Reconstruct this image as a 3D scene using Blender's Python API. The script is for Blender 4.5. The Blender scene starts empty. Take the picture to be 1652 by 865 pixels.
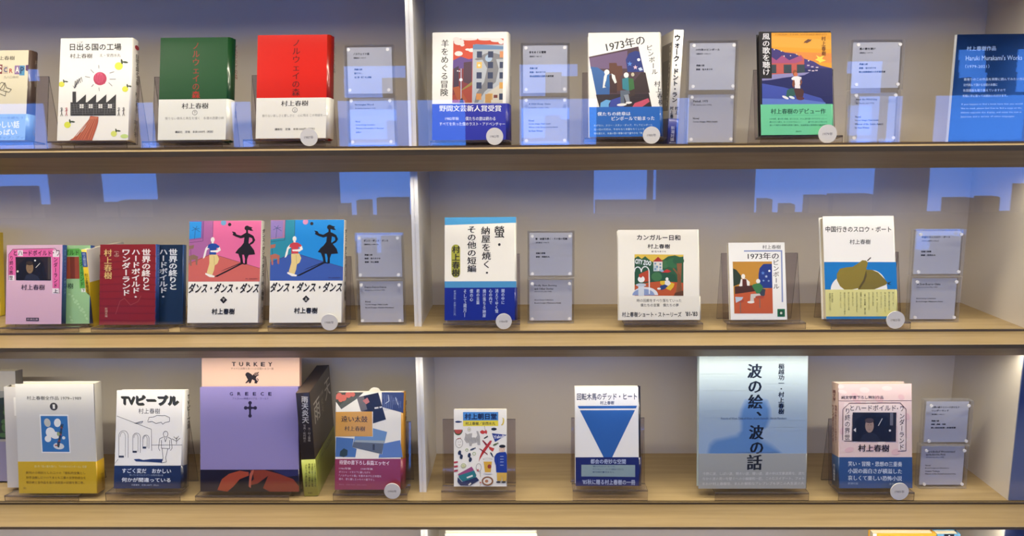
import bpy, math, random
from mathutils import Vector, Matrix

S = bpy.context.scene
COL = S.collection
random.seed(7)
R = math.radians

# ------------------------------------------------------------------ camera, light, exposure
F, CX, CY, CZ, PITCH, YAW, ROLL = 1275.28, -0.00824, -1.31688, 1.49959, 0.1743, 0.0166, -0.0081
ZS = [1.785, 1.47, 1.155, 0.8407, 0.526, 0.212]      # tops of the shelves; rows 1..3 are ZS[1..3]
BACK = 0.2201                                         # depth of the case behind the glass
XR, XD = 0.8498, -0.1924                              # inner faces of the right panel and of the divider
XL = XD - (XR - XD)

def cam_axes():
    cy, sy = math.cos(YAW), math.sin(YAW)
    right = Vector((cy, sy, 0)); fwd = Vector((-sy, cy, 0)); up = Vector((0, 0, 1))
    f2 = fwd * math.cos(PITCH) - up * math.sin(PITCH)
    u2 = up * math.cos(PITCH) + fwd * math.sin(PITCH)
    c, s = math.cos(ROLL), math.sin(ROLL)
    return right * c + u2 * s, u2 * c - right * s, f2
AR, AU, AF = cam_axes()
CAM = Vector((CX, CY, CZ))
cd = bpy.data.cameras.new('camera'); cam = bpy.data.objects.new('camera', cd); COL.objects.link(cam)
cd.sensor_width = 36; cd.lens = F * 36 / 1652; cd.clip_start = 0.01
cam.matrix_world = Matrix(((AR.x, AU.x, -AF.x, CAM.x), (AR.y, AU.y, -AF.y, CAM.y), (AR.z, AU.z, -AF.z, CAM.z), (0, 0, 0, 1)))
S.camera = cam

S.view_settings.view_transform = 'Standard'; S.view_settings.look = 'None'
S.view_settings.gamma = 1; S.view_settings.use_curve_mapping = False
S.view_settings.exposure = 0.0
try:
    S.cycles.use_denoising = True
    S.cycles.max_bounces = 10; S.cycles.transparent_max_bounces = 40
    S.cycles.caustics_reflective = False; S.cycles.caustics_refractive = False
    S.cycles.sample_clamp_indirect = 4
except Exception: pass
w = bpy.data.worlds.new('world'); S.world = w; w.use_nodes = True
w.node_tree.nodes['Background'].inputs[0].default_value = (0.25, 0.4, 0.8, 1)
w.node_tree.nodes['Background'].inputs[1].default_value = 0.3

LED_W, LED_COL, LED_TILT, LED_SPREAD = 1.2, (1.0, 0.89, 0.71), 10, 138
CEIL_W, CEIL_COL = 5, (1.0, 0.89, 0.72)
SKY_GLASS = (0.55, 1.9, 6.6)                          # radiance of the blue evening sky in the windows opposite

def area(name, loc, rot, sx, sy, watt, col, spread=180):
    d = bpy.data.lights.new(name, 'AREA'); d.shape = 'RECTANGLE'; d.size = sx; d.size_y = sy
    d.energy = watt; d.color = col; d.spread = R(spread)
    o = bpy.data.objects.new(name, d); o.location = loc; o.rotation_euler = rot; COL.objects.link(o); return o
for i in range(0, 5):                                  # the LED strip under the front of each shelf, one run per bay
    for x0, x1 in ((XL, XD - 0.012), (XD, XR)):
        area('led_strip_light', ((x0 + x1) / 2, 0.0085, ZS[i] - 0.040), (R(LED_TILT), 0, 0), x1 - x0 - 0.01, 0.006, LED_W, LED_COL, LED_SPREAD)
for x in (-1.1, 0.0, 1.1):
    area('ceiling_and_fill_light', (x, -0.42, 2.78), (R(4), 0, 0), 0.5, 0.3, CEIL_W, CEIL_COL)

for x in (-1.5, 0.0, 1.5):  # added frontal fill, no real fixture: brightens the year discs and label blocks
    area('ceiling_and_fill_light', (x, -1.05, 2.78), (R(14), 0, 0), 0.5, 0.4, 19, CEIL_COL)

# ------------------------------------------------------------------ helpers
def ray(px, py):
    return (AF + AR * ((px - 826) / F) + AU * ((432.5 - py) / F))
def unY(px, py, y):
    d = ray(px, py); return CAM + d * ((y - CAM.y) / d.y)
def unZ(px, py, z):
    d = ray(px, py); return CAM + d * ((z - CAM.z) / d.z)
def proj(p):
    d = Vector(p) - CAM; return 826 + F * d.dot(AR) / d.dot(AF), 432.5 - F * d.dot(AU) / d.dot(AF)
def unP(px, py, o, n):
    d = ray(px, py); return CAM + d * ((o - CAM).dot(n) / d.dot(n))

def lin(c):
    c /= 255.0
    return c / 12.92 if c <= 0.04045 else ((c + 0.055) / 1.055) ** 2.4
MATS = {}
def mat(hexc, rough=0.45, coat=0.0, metal=0.0):
    k = (hexc, rough, coat, metal)
    if k in MATS: return MATS[k]
    m = bpy.data.materials.new('surface_' + hexc); m.use_nodes = True
    b = m.node_tree.nodes['Principled BSDF']
    r, g, bl = (lin(int(hexc[i:i + 2], 16)) for i in (0, 2, 4))
    b.inputs['Base Color'].default_value = (r, g, bl, 1)
    b.inputs['Roughness'].default_value = rough; b.inputs['Metallic'].default_value = metal
    b.inputs['Coat Weight'].default_value = coat; b.inputs['Coat Roughness'].default_value = 0.12
    MATS[k] = m; return m
def emit(name, rgb, s):
    m = bpy.data.materials.new(name); m.use_nodes = True; nt = m.node_tree
    nt.nodes.remove(nt.nodes['Principled BSDF'])
    e = nt.nodes.new('ShaderNodeEmission'); e.inputs[0].default_value = (*rgb, 1); e.inputs[1].default_value = s
    nt.links.new(e.outputs[0], nt.nodes['Material Output'].inputs[0]); return m
def clear(name, tint, ior=1.49, rough=0.02, spec=1.0):
    m = bpy.data.materials.new(name); m.use_nodes = True; nt = m.node_tree
    nt.nodes.remove(nt.nodes['Principled BSDF'])
    t = nt.nodes.new('ShaderNodeBsdfTransparent'); t.inputs[0].default_value = (*tint, 1)
    g = nt.nodes.new('ShaderNodeBsdfGlossy'); g.inputs['Roughness'].default_value = rough
    fr = nt.nodes.new('ShaderNodeFresnel'); ge = nt.nodes.new('ShaderNodeNewGeometry'); mr = nt.nodes.new('ShaderNodeMapRange')
    mr.inputs['To Min'].default_value = ior; mr.inputs['To Max'].default_value = 1 / ior     # thin sheet: both faces reflect alike
    nt.links.new(ge.outputs['Backfacing'], mr.inputs['Value']); nt.links.new(mr.outputs[0], fr.inputs[0])
    mx = nt.nodes.new('ShaderNodeMixShader')
    nt.links.new(fr.outputs[0], mx.inputs[0]); nt.links.new(t.outputs[0], mx.inputs[1]); nt.links.new(g.outputs[0], mx.inputs[2])
    nt.links.new(mx.outputs[0], nt.nodes['Material Output'].inputs[0]); return m
def noise_mat(name, c1, c2, scale, stretch, rough, detail=6):
    m = bpy.data.materials.new(name); m.use_nodes = True; nt = m.node_tree; b = nt.nodes['Principled BSDF']
    tc = nt.nodes.new('ShaderNodeTexCoord'); mp = nt.nodes.new('ShaderNodeMapping'); mp.inputs['Scale'].default_value = stretch
    n = nt.nodes.new('ShaderNodeTexNoise'); n.inputs['Scale'].default_value = scale; n.inputs['Detail'].default_value = detail
    n.inputs['Roughness'].default_value = 0.65
    cr = nt.nodes.new('ShaderNodeValToRGB')
    cr.color_ramp.elements[0].position = 0.32; cr.color_ramp.elements[1].position = 0.68
    cr.color_ramp.elements[0].color = (*[lin(int(c1[i:i + 2], 16)) for i in (0, 2, 4)], 1)
    cr.color_ramp.elements[1].color = (*[lin(int(c2[i:i + 2], 16)) for i in (0, 2, 4)], 1)
    nt.links.new(tc.outputs['Object'], mp.inputs[0]); nt.links.new(mp.outputs[0], n.inputs[0])
    nt.links.new(n.outputs[0], cr.inputs[0]); nt.links.new(cr.outputs[0], b.inputs['Base Color'])
    b.inputs['Roughness'].default_value = rough; return m

WOOD = noise_mat('pale_oak', 'a18a60', 'b69e72', 3.0, (1.2, 22, 40), 0.5)
LAMINATE = mat('e8e1d5', 0.55); DIVIDER = mat('dcdad6', 0.4)
ENDPANEL = mat('7480a4', 0.35)
GLASS = clear('case_glass', (0.985, 0.99, 0.99), 1.5, 0.0)
ACRYL = clear('clear_acrylic', (0.90, 0.885, 0.91), 1.49, 0.03)
def edge(name, c, a):
    m = mat(c, 0.2).copy(); m.name = name; nt = m.node_tree
    t = nt.nodes.new('ShaderNodeBsdfTransparent'); mx = nt.nodes.new('ShaderNodeMixShader'); mx.inputs[0].default_value = a
    nt.links.new(t.outputs[0], mx.inputs[1]); nt.links.new(nt.nodes['Principled BSDF'].outputs[0], mx.inputs[2])
    nt.links.new(mx.outputs[0], nt.nodes['Material Output'].inputs[0]); return m
ACRYL_EDGE = edge('acrylic_edge', '4a444c', 0.6)
PLATE = clear('label_acrylic', (0.93, 0.935, 0.96), 1.49, 0.02)
PLATE_EDGE = edge('label_acrylic_edge', 'c9ccd8', 0.22)
PAGES = mat('e6dcc4', 0.8)
TRACK = mat('4a3e2c', 0.4)

class MB:                                              # collects geometry with material slots, then links it as ONE mesh object
    def __init__(s): s.v = []; s.f = []; s.m = []; s.mats = []; s.sm = []
    def slot(s, m):
        if m not in s.mats: s.mats.append(m)
        return s.mats.index(m)
    def face(s, idx, m, smooth=False): s.f.append(idx); s.m.append(s.slot(m)); s.sm.append(smooth)
    def add(s, pts):
        b = len(s.v); s.v += [tuple(p) for p in pts]; return b
    def box(s, x0, y0, z0, x1, y1, z1, m, edge=None, front_axis=1):
        b = s.add([(x0, y0, z0), (x1, y0, z0), (x1, y1, z0), (x0, y1, z0), (x0, y0, z1), (x1, y0, z1), (x1, y1, z1), (x0, y1, z1)])
        e = edge or m
        for q, mm in (((0, 1, 5, 4), m), ((2, 3, 7, 6), m), ((1, 2, 6, 5), e), ((3, 0, 4, 7), e), ((4, 5, 6, 7), e), ((3, 2, 1, 0), e)):
            s.face([b + i for i in q], mm)
    def prism(s, prof, x0, x1, m, axis='x', mside=None):    # closed outline (2-D) swept along an axis
        n = len(prof)
        if axis == 'x': a = s.add([(x0, p[0], p[1]) for p in prof]); b = s.add([(x1, p[0], p[1]) for p in prof])
        elif axis == 'y': a = s.add([(p[0], x0, p[1]) for p in prof]); b = s.add([(p[0], x1, p[1]) for p in prof])
        else: a = s.add([(p[0], p[1], x0) for p in prof]); b = s.add([(p[0], p[1], x1) for p in prof])
        for i in range(n):
            j = (i + 1) % n
            s.face([a + i, a + j, b + j, b + i], mside[i] if mside else m)
        s.face([a + i for i in range(n)][::-1], m); s.face([b + i for i in range(n)], m)
    def cyl(s, c, r, y0, y1, m, n=28, me=None):              # disc with its axis along y
        pr = [(c[0] + r * math.cos(2 * math.pi * i / n), c[1] + r * math.sin(2 * math.pi * i / n)) for i in range(n)]
        s.prism(pr, y0, y1, m, 'y', [me or m] * n)
    def build(s, name, parent=None, loc=None):
        me = bpy.data.meshes.new(name); me.from_pydata(s.v, [], s.f)
        for m in s.mats: me.materials.append(m)
        for p, mi, sm in zip(me.polygons, s.m, s.sm): p.material_index = mi; p.use_smooth = sm
        me.update()
        o = bpy.data.objects.new(name, me); COL.objects.link(o)
        if parent: o.parent = parent
        if loc: o.location = loc
        return o
def tag(o, label, cat, group=None):
    o['label'] = label; o['category'] = cat
    if group: o['group'] = group
    return o
def empty(name, loc, rot=(0, 0, 0), label=None, cat=None, group=None):
    o = bpy.data.objects.new(name, None); o.location = loc; o.rotation_euler = rot; o.empty_display_size = 0.02
    COL.objects.link(o)
    if label: tag(o, label, cat, group)
    return o
def struct(o): o['kind'] = 'structure'; return o

# ---- lettering: text curves turned into flat faces and cached
TXT = {}
_tc = bpy.data.curves.new('lettering', 'FONT'); _to = bpy.data.objects.new('lettering', _tc); COL.objects.link(_to)
def glyphs(s, off=0.0, shear=0.0, res=2):
    k = (s, off, shear, res)
    if k not in TXT:
        _tc.body = s; _tc.size = 1; _tc.offset = off; _tc.shear = shear; _tc.resolution_u = res
        bpy.context.view_layer.update()
        dg = bpy.context.evaluated_depsgraph_get()
        me = bpy.data.meshes.new_from_object(_to.evaluated_get(dg))
        TXT[k] = ([(v.co.x, v.co.y) for v in me.vertices], [list(p.vertices) for p in me.polygons])
        bpy.data.meshes.remove(me)
    return TXT[k]

def homography(q):                                     # picture quad TL,TR,BR,BL -> unit square (u right, v up)
    src = q; dst = [(0, 1), (1, 1), (1, 0), (0, 0)]
    A = []; bb = []
    for (x, y), (u, v) in zip(src, dst):
        A.append([x, y, 1, 0, 0, 0, -u * x, -u * y]); bb.append(u)
        A.append([0, 0, 0, x, y, 1, -v * x, -v * y]); bb.append(v)
    n = 8; M = [r[:] + [b] for r, b in zip(A, bb)]
    for i in range(n):
        p = max(range(i, n), key=lambda r: abs(M[r][i])); M[i], M[p] = M[p], M[i]
        for r in range(n):
            if r != i:
                f = M[r][i] / M[i][i]
                for c in range(i, n + 1): M[r][c] -= f * M[i][c]
    h = [M[i][n] / M[i][i] for i in range(n)]
    def g(x, y):
        d = h[6] * x + h[7] * y + 1
        return (h[0] * x + h[1] * y + h[2]) / d, (h[3] * x + h[4] * y + h[5]) / d
    return g

class Art:
    """Flat print on one face of a thing. Coordinates are read off an enlarged view of the photo; 'quad' are the face's corners there."""
    def __init__(s, mb, quad, O, U, V, N, rough=0.45, coat=0.0, base=6e-5):
        s.mb = mb; s.h = homography(quad); s.O, s.U, s.V, s.N = Vector(O), Vector(U), Vector(V), Vector(N)
        s.k = 0; s.rough = rough; s.coat = coat; s.base = base
    def pt(s, x, y):
        u, v = s.h(x, y); u = min(1, max(0, u)); v = min(1, max(0, v))
        return s.O + s.U * u + s.V * v + s.N * (s.base + s.k * 1e-5)
    def m(s, c): return mat(c, s.rough, s.coat)
    def poly(s, pts, c):
        s.k += 1
        b = s.mb.add([s.pt(*p) for p in pts]); idx = list(range(b, b + len(pts)))
        ar = sum(pts[i][0] * pts[(i + 1) % len(pts)][1] - pts[(i + 1) % len(pts)][0] * pts[i][1] for i in range(len(pts)))
        s.mb.face(idx if ar < 0 else idx[::-1], s.m(c))
    def p(s, c, *a): s.poly([(a[i], a[i + 1]) for i in range(0, len(a), 2)], c)
    def r(s, c, x0, y0, x1, y1): s.p(c, x0, y0, x1, y0, x1, y1, x0, y1)
    def e(s, c, cx, cy, rx, ry=None, rot=0, n=24, a0=0, a1=360):
        ry = ry or rx; cr, sr = math.cos(R(rot)), math.sin(R(rot)); pts = []
        full = a1 - a0 >= 360
        for i in range(n if full else n + 1):
            t = R(a0 + (a1 - a0) * i / n); x, y = rx * math.cos(t), ry * math.sin(t)
            pts.append((cx + x * cr - y * sr, cy + x * sr + y * cr))
        s.poly(pts, c)
    def l(s, c, wd, *a):                               # a drawn line
        P = [(a[i], a[i + 1]) for i in range(0, len(a), 2)]
        for (x0, y0), (x1, y1) in zip(P, P[1:]):
            d = math.hypot(x1 - x0, y1 - y0) or 1; nx, ny = -(y1 - y0) / d * wd / 2, (x1 - x0) / d * wd / 2
            s.k -= 0.9
            s.poly([(x0 + nx, y0 + ny), (x1 + nx, y1 + ny), (x1 - nx, y1 - ny), (x0 - nx, y0 - ny)], c)
    def o(s, c, wd, cx, cy, rx, ry=None, n=24, a0=0, a1=360):   # outlined ellipse
        ry = ry or rx; a = []
        for i in range(n + 1):
            t = R(a0 + (a1 - a0) * i / n); a += [cx + rx * math.cos(t), cy + ry * math.sin(t)]
        s.l(c, wd, *a)
    def put(s, vs, fs, fn, c):
        s.k += 0.4
        b = s.mb.add([s.pt(*fn(*v)) for v in vs]); m = s.m(c)
        for f in fs: s.mb.face([b + i for i in f], m)
    def strokes(s, b, serif):                          # heavier lettering: the same glyphs printed several times, a hair apart
        h = serif / 2
        if b: return ((-b - h, 0), (b + h, 0), (-h, b), (h, -b))
        return ((-h, 0), (h, 0)) if serif else ((0, 0),)
    def t(s, txt, x0, y0, x1, y1, c='1c1c1c', b=0.0, serif=0, rot=0, shear=0.0, res=2):
        """horizontal lettering fitted to the box"""
        vs, fs = glyphs(txt, 0.0, shear, res)
        if not vs: return
        ax, bx = min(v[0] for v in vs), max(v[0] for v in vs); ay, by = min(v[1] for v in vs), max(v[1] for v in vs)
        sx = (x1 - x0) / (bx - ax); sy = (y1 - y0) / (by - ay); cx, cy = (x0 + x1) / 2, (y0 + y1) / 2
        cr, sr = math.cos(R(rot)), math.sin(R(rot))
        for d, e in s.strokes(b, serif):
            def fn(x, y, d=d, e=e):
                X, Y = x0 + (x - ax + d) * sx - cx, y1 - (y - ay + e) * sy - cy
                return cx + X * cr - Y * sr, cy + X * sr + Y * cr
            s.put(vs, fs, fn, c)
    def v(s, txt, cx, y0, w, y1, c='1c1c1c', b=0.0, serif=0, dx=0, res=2):
        """vertical lettering, one character under the other from y0 to y1; dx slants the column"""
        n = len(txt); hh = (y1 - y0) / n
        for i, ch in enumerate(txt):
            if ch in ' 　': continue
            vs, fs = glyphs(ch, 0.0, 0, res)
            if not vs: continue
            turn = ch in 'ー（）―…~'
            ox = (0.5 if ord(ch) > 255 else (min(v[0] for v in vs) + max(v[0] for v in vs)) / 2); oy = 0.38
            ccx = cx + dx * (i + 0.5) / n; ccy = y0 + hh * (i + 0.5)
            for d, e in s.strokes(b, serif):
                def fn(x, y, d=d, e=e):
                    X, Y = (x - ox), -(y - oy)
                    if ch in '、。': X, Y = X + 0.5, Y - 0.5
                    if turn: X, Y = -Y, X
                    return ccx + (X + d) * w, ccy + (Y + e) * hh
                s.put(vs, fs, fn, c)
    def para(s, lines, x0, y0, x1, y1, c='333333', b=0.0, fill=0.55):
        """lines of small print; each line (text, length share)"""
        n = len(lines); hh = (y1 - y0) / n
        for i, (tx, sh) in enumerate(lines):
            if tx: s.t(tx, x0, y0 + hh * i, x0 + (x1 - x0) * sh, y0 + hh * (i + fill), c, b or 0.012, res=1)

def crop(ox, oy, sc):                                  # enlarged view -> photo pixels
    return lambda x, y: (ox + x / sc, oy + y / sc)
V1 = {'Z1': (0, 40, 4.12), 'Z2': (390, 40, 4.12), 'Z3': (670, 40, 4.12), 'Z4': (930, 40, 4.12), 'Z5': (1200, 40, 3.655),
      'M1': (0, 340, 4.12), 'M2': (290, 340, 4.118), 'M3': (670, 340, 4.12), 'M4': (970, 340, 4.118), 'M5': (1300, 340, 4.119),
      'B1': (0, 565, 3.461), 'B2': (300, 565, 3.4605), 'B3': (680, 565, 3.459), 'B4': (1080, 565, 3.4615), 'B5': (1310, 565, 2.883)}

# ------------------------------------------------------------------ the room
FY = -4.3
def wall(name, a, b, m):
    mb = MB(); mb.box(*a, *b, m); return struct(mb.build(name))
PLASTER = mat('8d8a86', 0.8)
wall('floor', (-4.4, FY - 0.2, -0.05), (4.4, 0.5, 0), noise_mat('floor_boards', '5d5044', '6d5f50', 2, (1, 9, 1), 0.5))
wall('ceiling', (-4.4, FY - 0.2, 2.85), (4.4, 0.5, 2.9), mat('6d7076', 0.9))
wall('wall_back', (-4.4, 0.30, 0), (4.4, 0.36, 2.85), PLASTER)
wall('wall_left', (-4.46, FY - 0.2, 0), (-4.4, 0.36, 2.85), PLASTER)
wall('wall_right', (4.4, FY - 0.2, 0), (4.46, 0.36, 2.85), PLASTER)

def mir(px, py, L):                                    # where something L in front of the glass stands if it is mirrored at this pixel
    p = unY(px, py, L); return Vector((p.x, -p.y, p.z))
LW = 4.0
zt, zb = mir(826, 84, LW).z, mir(826, 352, LW).z
wall('wall_front', (-4.4, FY - 0.2, 0), (4.4, -LW - 0.12, zb), mat('3a3a3c', 0.8))
wall('wall_front_top', (-4.4, FY - 0.2, zt), (4.4, -LW - 0.12, 2.85), mat('3a3b40', 0.8))
SKYM = emit('evening_sky_window', SKY_GLASS, 1.0)
xs = [-4.4, -2.4, -0.75, 0.85, 2.4, 4.4]
for i in range(5):
    mb = MB(); mb.box(xs[i] + 0.02, -LW - 0.16, zb, xs[i + 1] - 0.02, -LW - 0.14, zt, SKYM)
    mb.box(xs[i] - 0.02, -LW - 0.14, zb, xs[i] + 0.02, -LW - 0.10, zt, mat('2b2b2e', 0.5))
    struct(mb.build('window_%d' % (i + 1)))

# open shelving in front of the windows: seen only as dark shapes mirrored in the glass doors
DARK = mat('35302c', 0.7)
LS = 3.6
oc = empty('open_bookcase', (0, -LS, 0), label='dark open bookcase before the blue windows, mirrored in the glass', cat='bookcase')
def tier(y_top, y_bot, spans, board=True, name='panel'):
    for a, b in spans:
        p, q = mir(a, y_bot, LS), mir(b, y_top, LS); p.z, q.z = mir(826, y_bot, LS).z, mir(826, y_top, LS).z
        mb = MB(); mb.box(p.x, -0.02, p.z, q.x, 0.02, q.z, DARK); mb.build(name, oc)
    if board:
        z = mir(826, y_bot, LS).z
        mb = MB(); mb.box(-3.6, -0.03, z - 0.012, 3.6, 0.15, z, DARK); mb.build('board', oc)
tier(80, 104, [(-90, 1545), (1590, 1640)], board=False)  # upper tiers: panels added to block most of the blue sky's reflection
tier(104, 124, [(-90, 40), (66, 553), (655, 838), (932, 1365), (1425, 1545), (1592, 1638)], board=False)
tier(124, 157, [(-90, 553), (618, 838), (905, 1372), (1425, 1545), (1592, 1638)])
tier(156.5, 255, [(82, 218), (256, 370), (411, 543), (752, 838), (962, 1092), (1110, 1385), (1246, 1352), (1452, 1508)], board=False)
tier(255, 346, [(86, 158), (259, 545), (664, 958), (1058, 1219), (1410, 1500)])
zz = mir(826, 352, LS).z
mb = MB()
for x in (-3.5, -1.2, 1.2, 3.5): mb.box(x - 0.03, -0.03, 0, x + 0.03, 0.15, zz, DARK)
mb.box(-3.6, -0.03, zz - 0.3, 3.6, 0.15, zz, DARK); mb.build('base', oc)
def far_book(a, b, yt, yb):
    p, q = mir(a, yb, LS), mir(b, yt, LS); zb0 = mir(826, 157 if yb < 200 else 346, LS).z + 0.0008; p.z = zb0
    x0, x1 = min(p.x, q.x), max(p.x, q.x)
    mb = MB(); mb.box(x0, -0.02, 0, x1, 0.08, q.z - p.z, mat('2e2a28', 0.6)); mb.box(x0 + 0.004, -0.018, 0.004, x1 - 0.004, 0.084, q.z - p.z - 0.004, PAGES)
    o = mb.build('book'); o.location = (0, -LS, zb0)
    tag(o, 'dark book seen only as a mirrored shape in the glass doors', 'book', 'books mirrored in the glass')
for a in [(1546, 1556, 126, 156), (880, 905, 118, 156),
          (10, 60, 300, 345), (66, 84, 330, 345), (167, 200, 326, 345), (204, 256, 322, 345), (550, 566, 328, 345), (580, 600, 322, 345), (612, 660, 318, 345), (960, 1056, 322, 345),
          (1221, 1240, 320, 345), (1256, 1276, 328, 345), (1296, 1330, 314, 345), (1334, 1400, 312, 345), (1520, 1562, 318, 345), (1572, 1602, 316, 345), (1632, 1660, 296, 345)]:
    far_book(*a)

# ------------------------------------------------------------------ the display case
case = empty('display_bookcase', ((XL + XR) / 2, 0, 0), label='built-in oak display bookcase with glass front and white dividers', cat='bookcase')
CX0 = -case.location.x
case_x = case.location.x
def C(mb, name): return mb.build(name, case)
L0, L1 = XL - 0.03 - case_x, XR + 0.10 - case_x
NOSE = [(BACK, 0), (-0.082, 0), (-0.083, -0.001), (-0.076, -0.0095), (-0.018, -0.038), (-0.008, -0.038), (-0.006, -0.036), (BACK, -0.036)]
for i, z in enumerate(ZS):
    mb = MB(); mb.prism([(y, zz + z) for y, zz in NOSE], L0, L1, WOOD, 'x')
    C(mb, 'shelf')
    mb = MB(); mb.box(L0, -0.0045, z + 0.0002, L1, -0.0015, z + 0.003, TRACK); mb.box(L0, 0.0065, z + 0.0002, L1, 0.008, z + 0.0012, TRACK)
    C(mb, 'glass_track')
mb = MB(); mb.prism([(BACK, 0), (-0.05, 0), (-0.05, 0.17), (BACK, 0.17)], L0, L1, WOOD, 'x'); C(mb, 'plinth')
mb = MB(); mb.prism([(BACK, 2.08), (-0.066, 2.08), (-0.066, 2.2), (BACK, 2.2)], L0, L1, WOOD, 'x'); C(mb, 'top_board')
mb = MB(); mb.box(L0, BACK, 0, L1, BACK + 0.02, 2.2, LAMINATE); C(mb, 'back_panel')
for x0, x1, dy, m, nm in ((XD - 0.012, XD, 0.046, DIVIDER, 'divider'), (XL - 0.03, XL, 0.012, LAMINATE, 'side_panel'), (XR, XR + 0.10, 0.012, LAMINATE, 'side_panel')):
    for i in range(5):
        mb = MB(); zb_, zt_ = ZS[i + 1], ZS[i] - 0.036
        mb.box(x0 - case_x, dy, zb_, x1 - case_x, BACK, zt_, m)
        if nm == 'divider':
            mb.box(x0 - case_x - 0.0004, dy - 0.0012, zb_, x1 - case_x + 0.0004, dy + 0.001, zt_, mat('eeeeee', 0.25))
        elif x0 > 0:
            mb.box(x0 - case_x + 0.001, dy - 0.0012, zb_, x1 - case_x, dy, zt_, ENDPANEL)
        C(mb, nm)
for i in range(5):
    mb = MB()
    for x0, x1 in ((XL, XD - 0.012), (XD, XR)): mb.box(x0 - case_x + 0.004, 0.0045, ZS[i] - 0.0395, x1 - case_x - 0.004, 0.016, ZS[i] - 0.036, mat('f2efe8', 0.4))
    C(mb, 'light_strip')
XS = unY(671, 430, 0.0).x
for i in range(5):
    for x0, x1 in ((L0 + case_x + 0.002, XS - 0.0008), (XS + 0.0008, L1 + case_x - 0.002)):
        mb = MB(); mb.box(x0 - case_x, -0.0008, ZS[i + 1] + 0.0008, x1 - case_x, 0.0042, ZS[i] - 0.0365, GLASS); C(mb, 'glass_door')

# ------------------------------------------------------------------ stands
YL = {1: 0.018, 2: 0.015, 3: 0.009, 4: 0.012}
def bar(mb, p, q, t, x0, x1, m, e):                    # a sheet between two profile points
    (y0, z0), (y1, z1) = p, q; d = math.hypot(y1 - y0, z1 - z0); ny, nz = -(z1 - z0) / d * t, (y1 - y0) / d * t
    prof = [(y0, z0), (y1, z1), (y1 + ny, z1 + nz), (y0 + ny, z0 + nz)]
    a = mb.add([(x0, *p_) for p_ in prof]); b = mb.add([(x1, *p_) for p_ in prof])
    mb.face([a, a + 1, b + 1, b], m); mb.face([a + 3, b + 3, b + 2, a + 2], m)
    mb.face([a + 1, a + 2, b + 2, b + 1], e); mb.face([a, b, b + 3, a + 3], e)
    mb.face([a, a + 3, a + 2, a + 1], e); mb.face([b, b + 1, b + 2, b + 3], e)
def stand(row, px0, px1, depth, lean, label, hf=0.0145, hb=0.118, zb=None):
    zs = ZS[row]
    a, b = unY(px0, [0, 232, 528, 803][row], YL[row]), unY(px1, [0, 232, 528, 803][row], YL[row])
    x = (a.x + b.x) / 2; wd = b.x - a.x
    o = empty('book_stand', (x, YL[row], zs + 0.0002), label=label, cat='book stand', group='clear acrylic book stands')
    th = R(lean); t = 0.0026; h = wd / 2
    yb, zb_ = depth * math.cos(th), hf - depth * math.sin(th)
    zb_ = max(zb_ if zb is None else zb, 0.0022)
    mb = MB(); bar(mb, (t, 0), (t, hf), t, -h, h, ACRYL, ACRYL_EDGE); mb.build('front_lip', o)
    mb = MB(); bar(mb, (yb, zb_), (0, hf), t, -h, h, ACRYL, ACRYL_EDGE); mb.build('ledge', o)
    yt, zt_ = yb + hb * math.sin(th), zb_ + hb * math.cos(th)
    mb = MB(); bar(mb, (yt + 0.003, zt_), (yb + 0.003, zb_ - t), t, -h, h, ACRYL, ACRYL_EDGE); mb.build('back_panel', o)
    mb = MB(); bar(mb, (min(yt + 0.022, BACK - 0.02), 0.0012), (yt + 0.0045, zt_), t, -h, h, ACRYL, ACRYL_EDGE); mb.build('rear_leg', o)
    return o

# ------------------------------------------------------------------ books
def outline(W, T, side, rnd, off=0.0):
    """outer profile of a cover seen from above, from the open front edge round the spine to the open back edge"""
    sx = 1 if side == 'R' else -1
    r = min(rnd, T * 0.45); b = rnd * 0.35
    P = [(-W / 2, -off, 0)]
    pts = []
    n = 5
    for i in range(n + 1):
        t = R(-90 + 90 * i / n); pts.append((W / 2 - r + (r + off) * math.cos(t), r + (r + off) * math.sin(t)))
    mid = [(W / 2 + off + b, T / 2)] if rnd > 0.002 else []
    pts2 = []
    for i in range(n + 1):
        t = R(90 * i / n); pts2.append((W / 2 - r + (r + off) * math.cos(t), T - r + (r + off) * math.sin(t)))
    al = [(-W / 2, -off)] + pts + mid + pts2 + [(-W / 2, T + off)]
    return [(x * sx, y) for x, y in al]
def shell(mb, W, T, side, rnd, off, th, z0, z1, mf, ms, mbk):
    out = outline(W, T, side, rnd, off); inn = outline(W, T, side, max(rnd - th, 0.0003), off - th)
    if len(inn) != len(out): inn = outline(W, T, side, rnd, off - th)
    sx = 1 if side == 'R' else -1
    n = len(out)
    a = mb.add([(x, y, z0) for x, y in out]); b = mb.add([(x, y, z1) for x, y in out])
    c = mb.add([(x, y, z0) for x, y in inn]); d = mb.add([(x, y, z1) for x, y in inn])
    for i in range(n - 1):
        j = i + 1
        m = mf if i == 0 else (mbk if j == n - 1 else ms)
        sm = 0 < i < n - 2
        def q(*ix): mb_face(mb, ix if sx > 0 else ix[::-1], m, sm)
        q(a + i, a + j, b + j, b + i); q(c + j, c + i, d + i, d + j)
        q(b + i, b + j, d + j, d + i); q(a + j, a + i, c + i, c + j)
    for i in (0, n - 1):
        ix = (a + i, b + i, d + i, c + i)
        mb_face(mb, ix, mf, False)
def mb_face(mb, ix, m, sm): mb.face(list(ix), m, sm)

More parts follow.
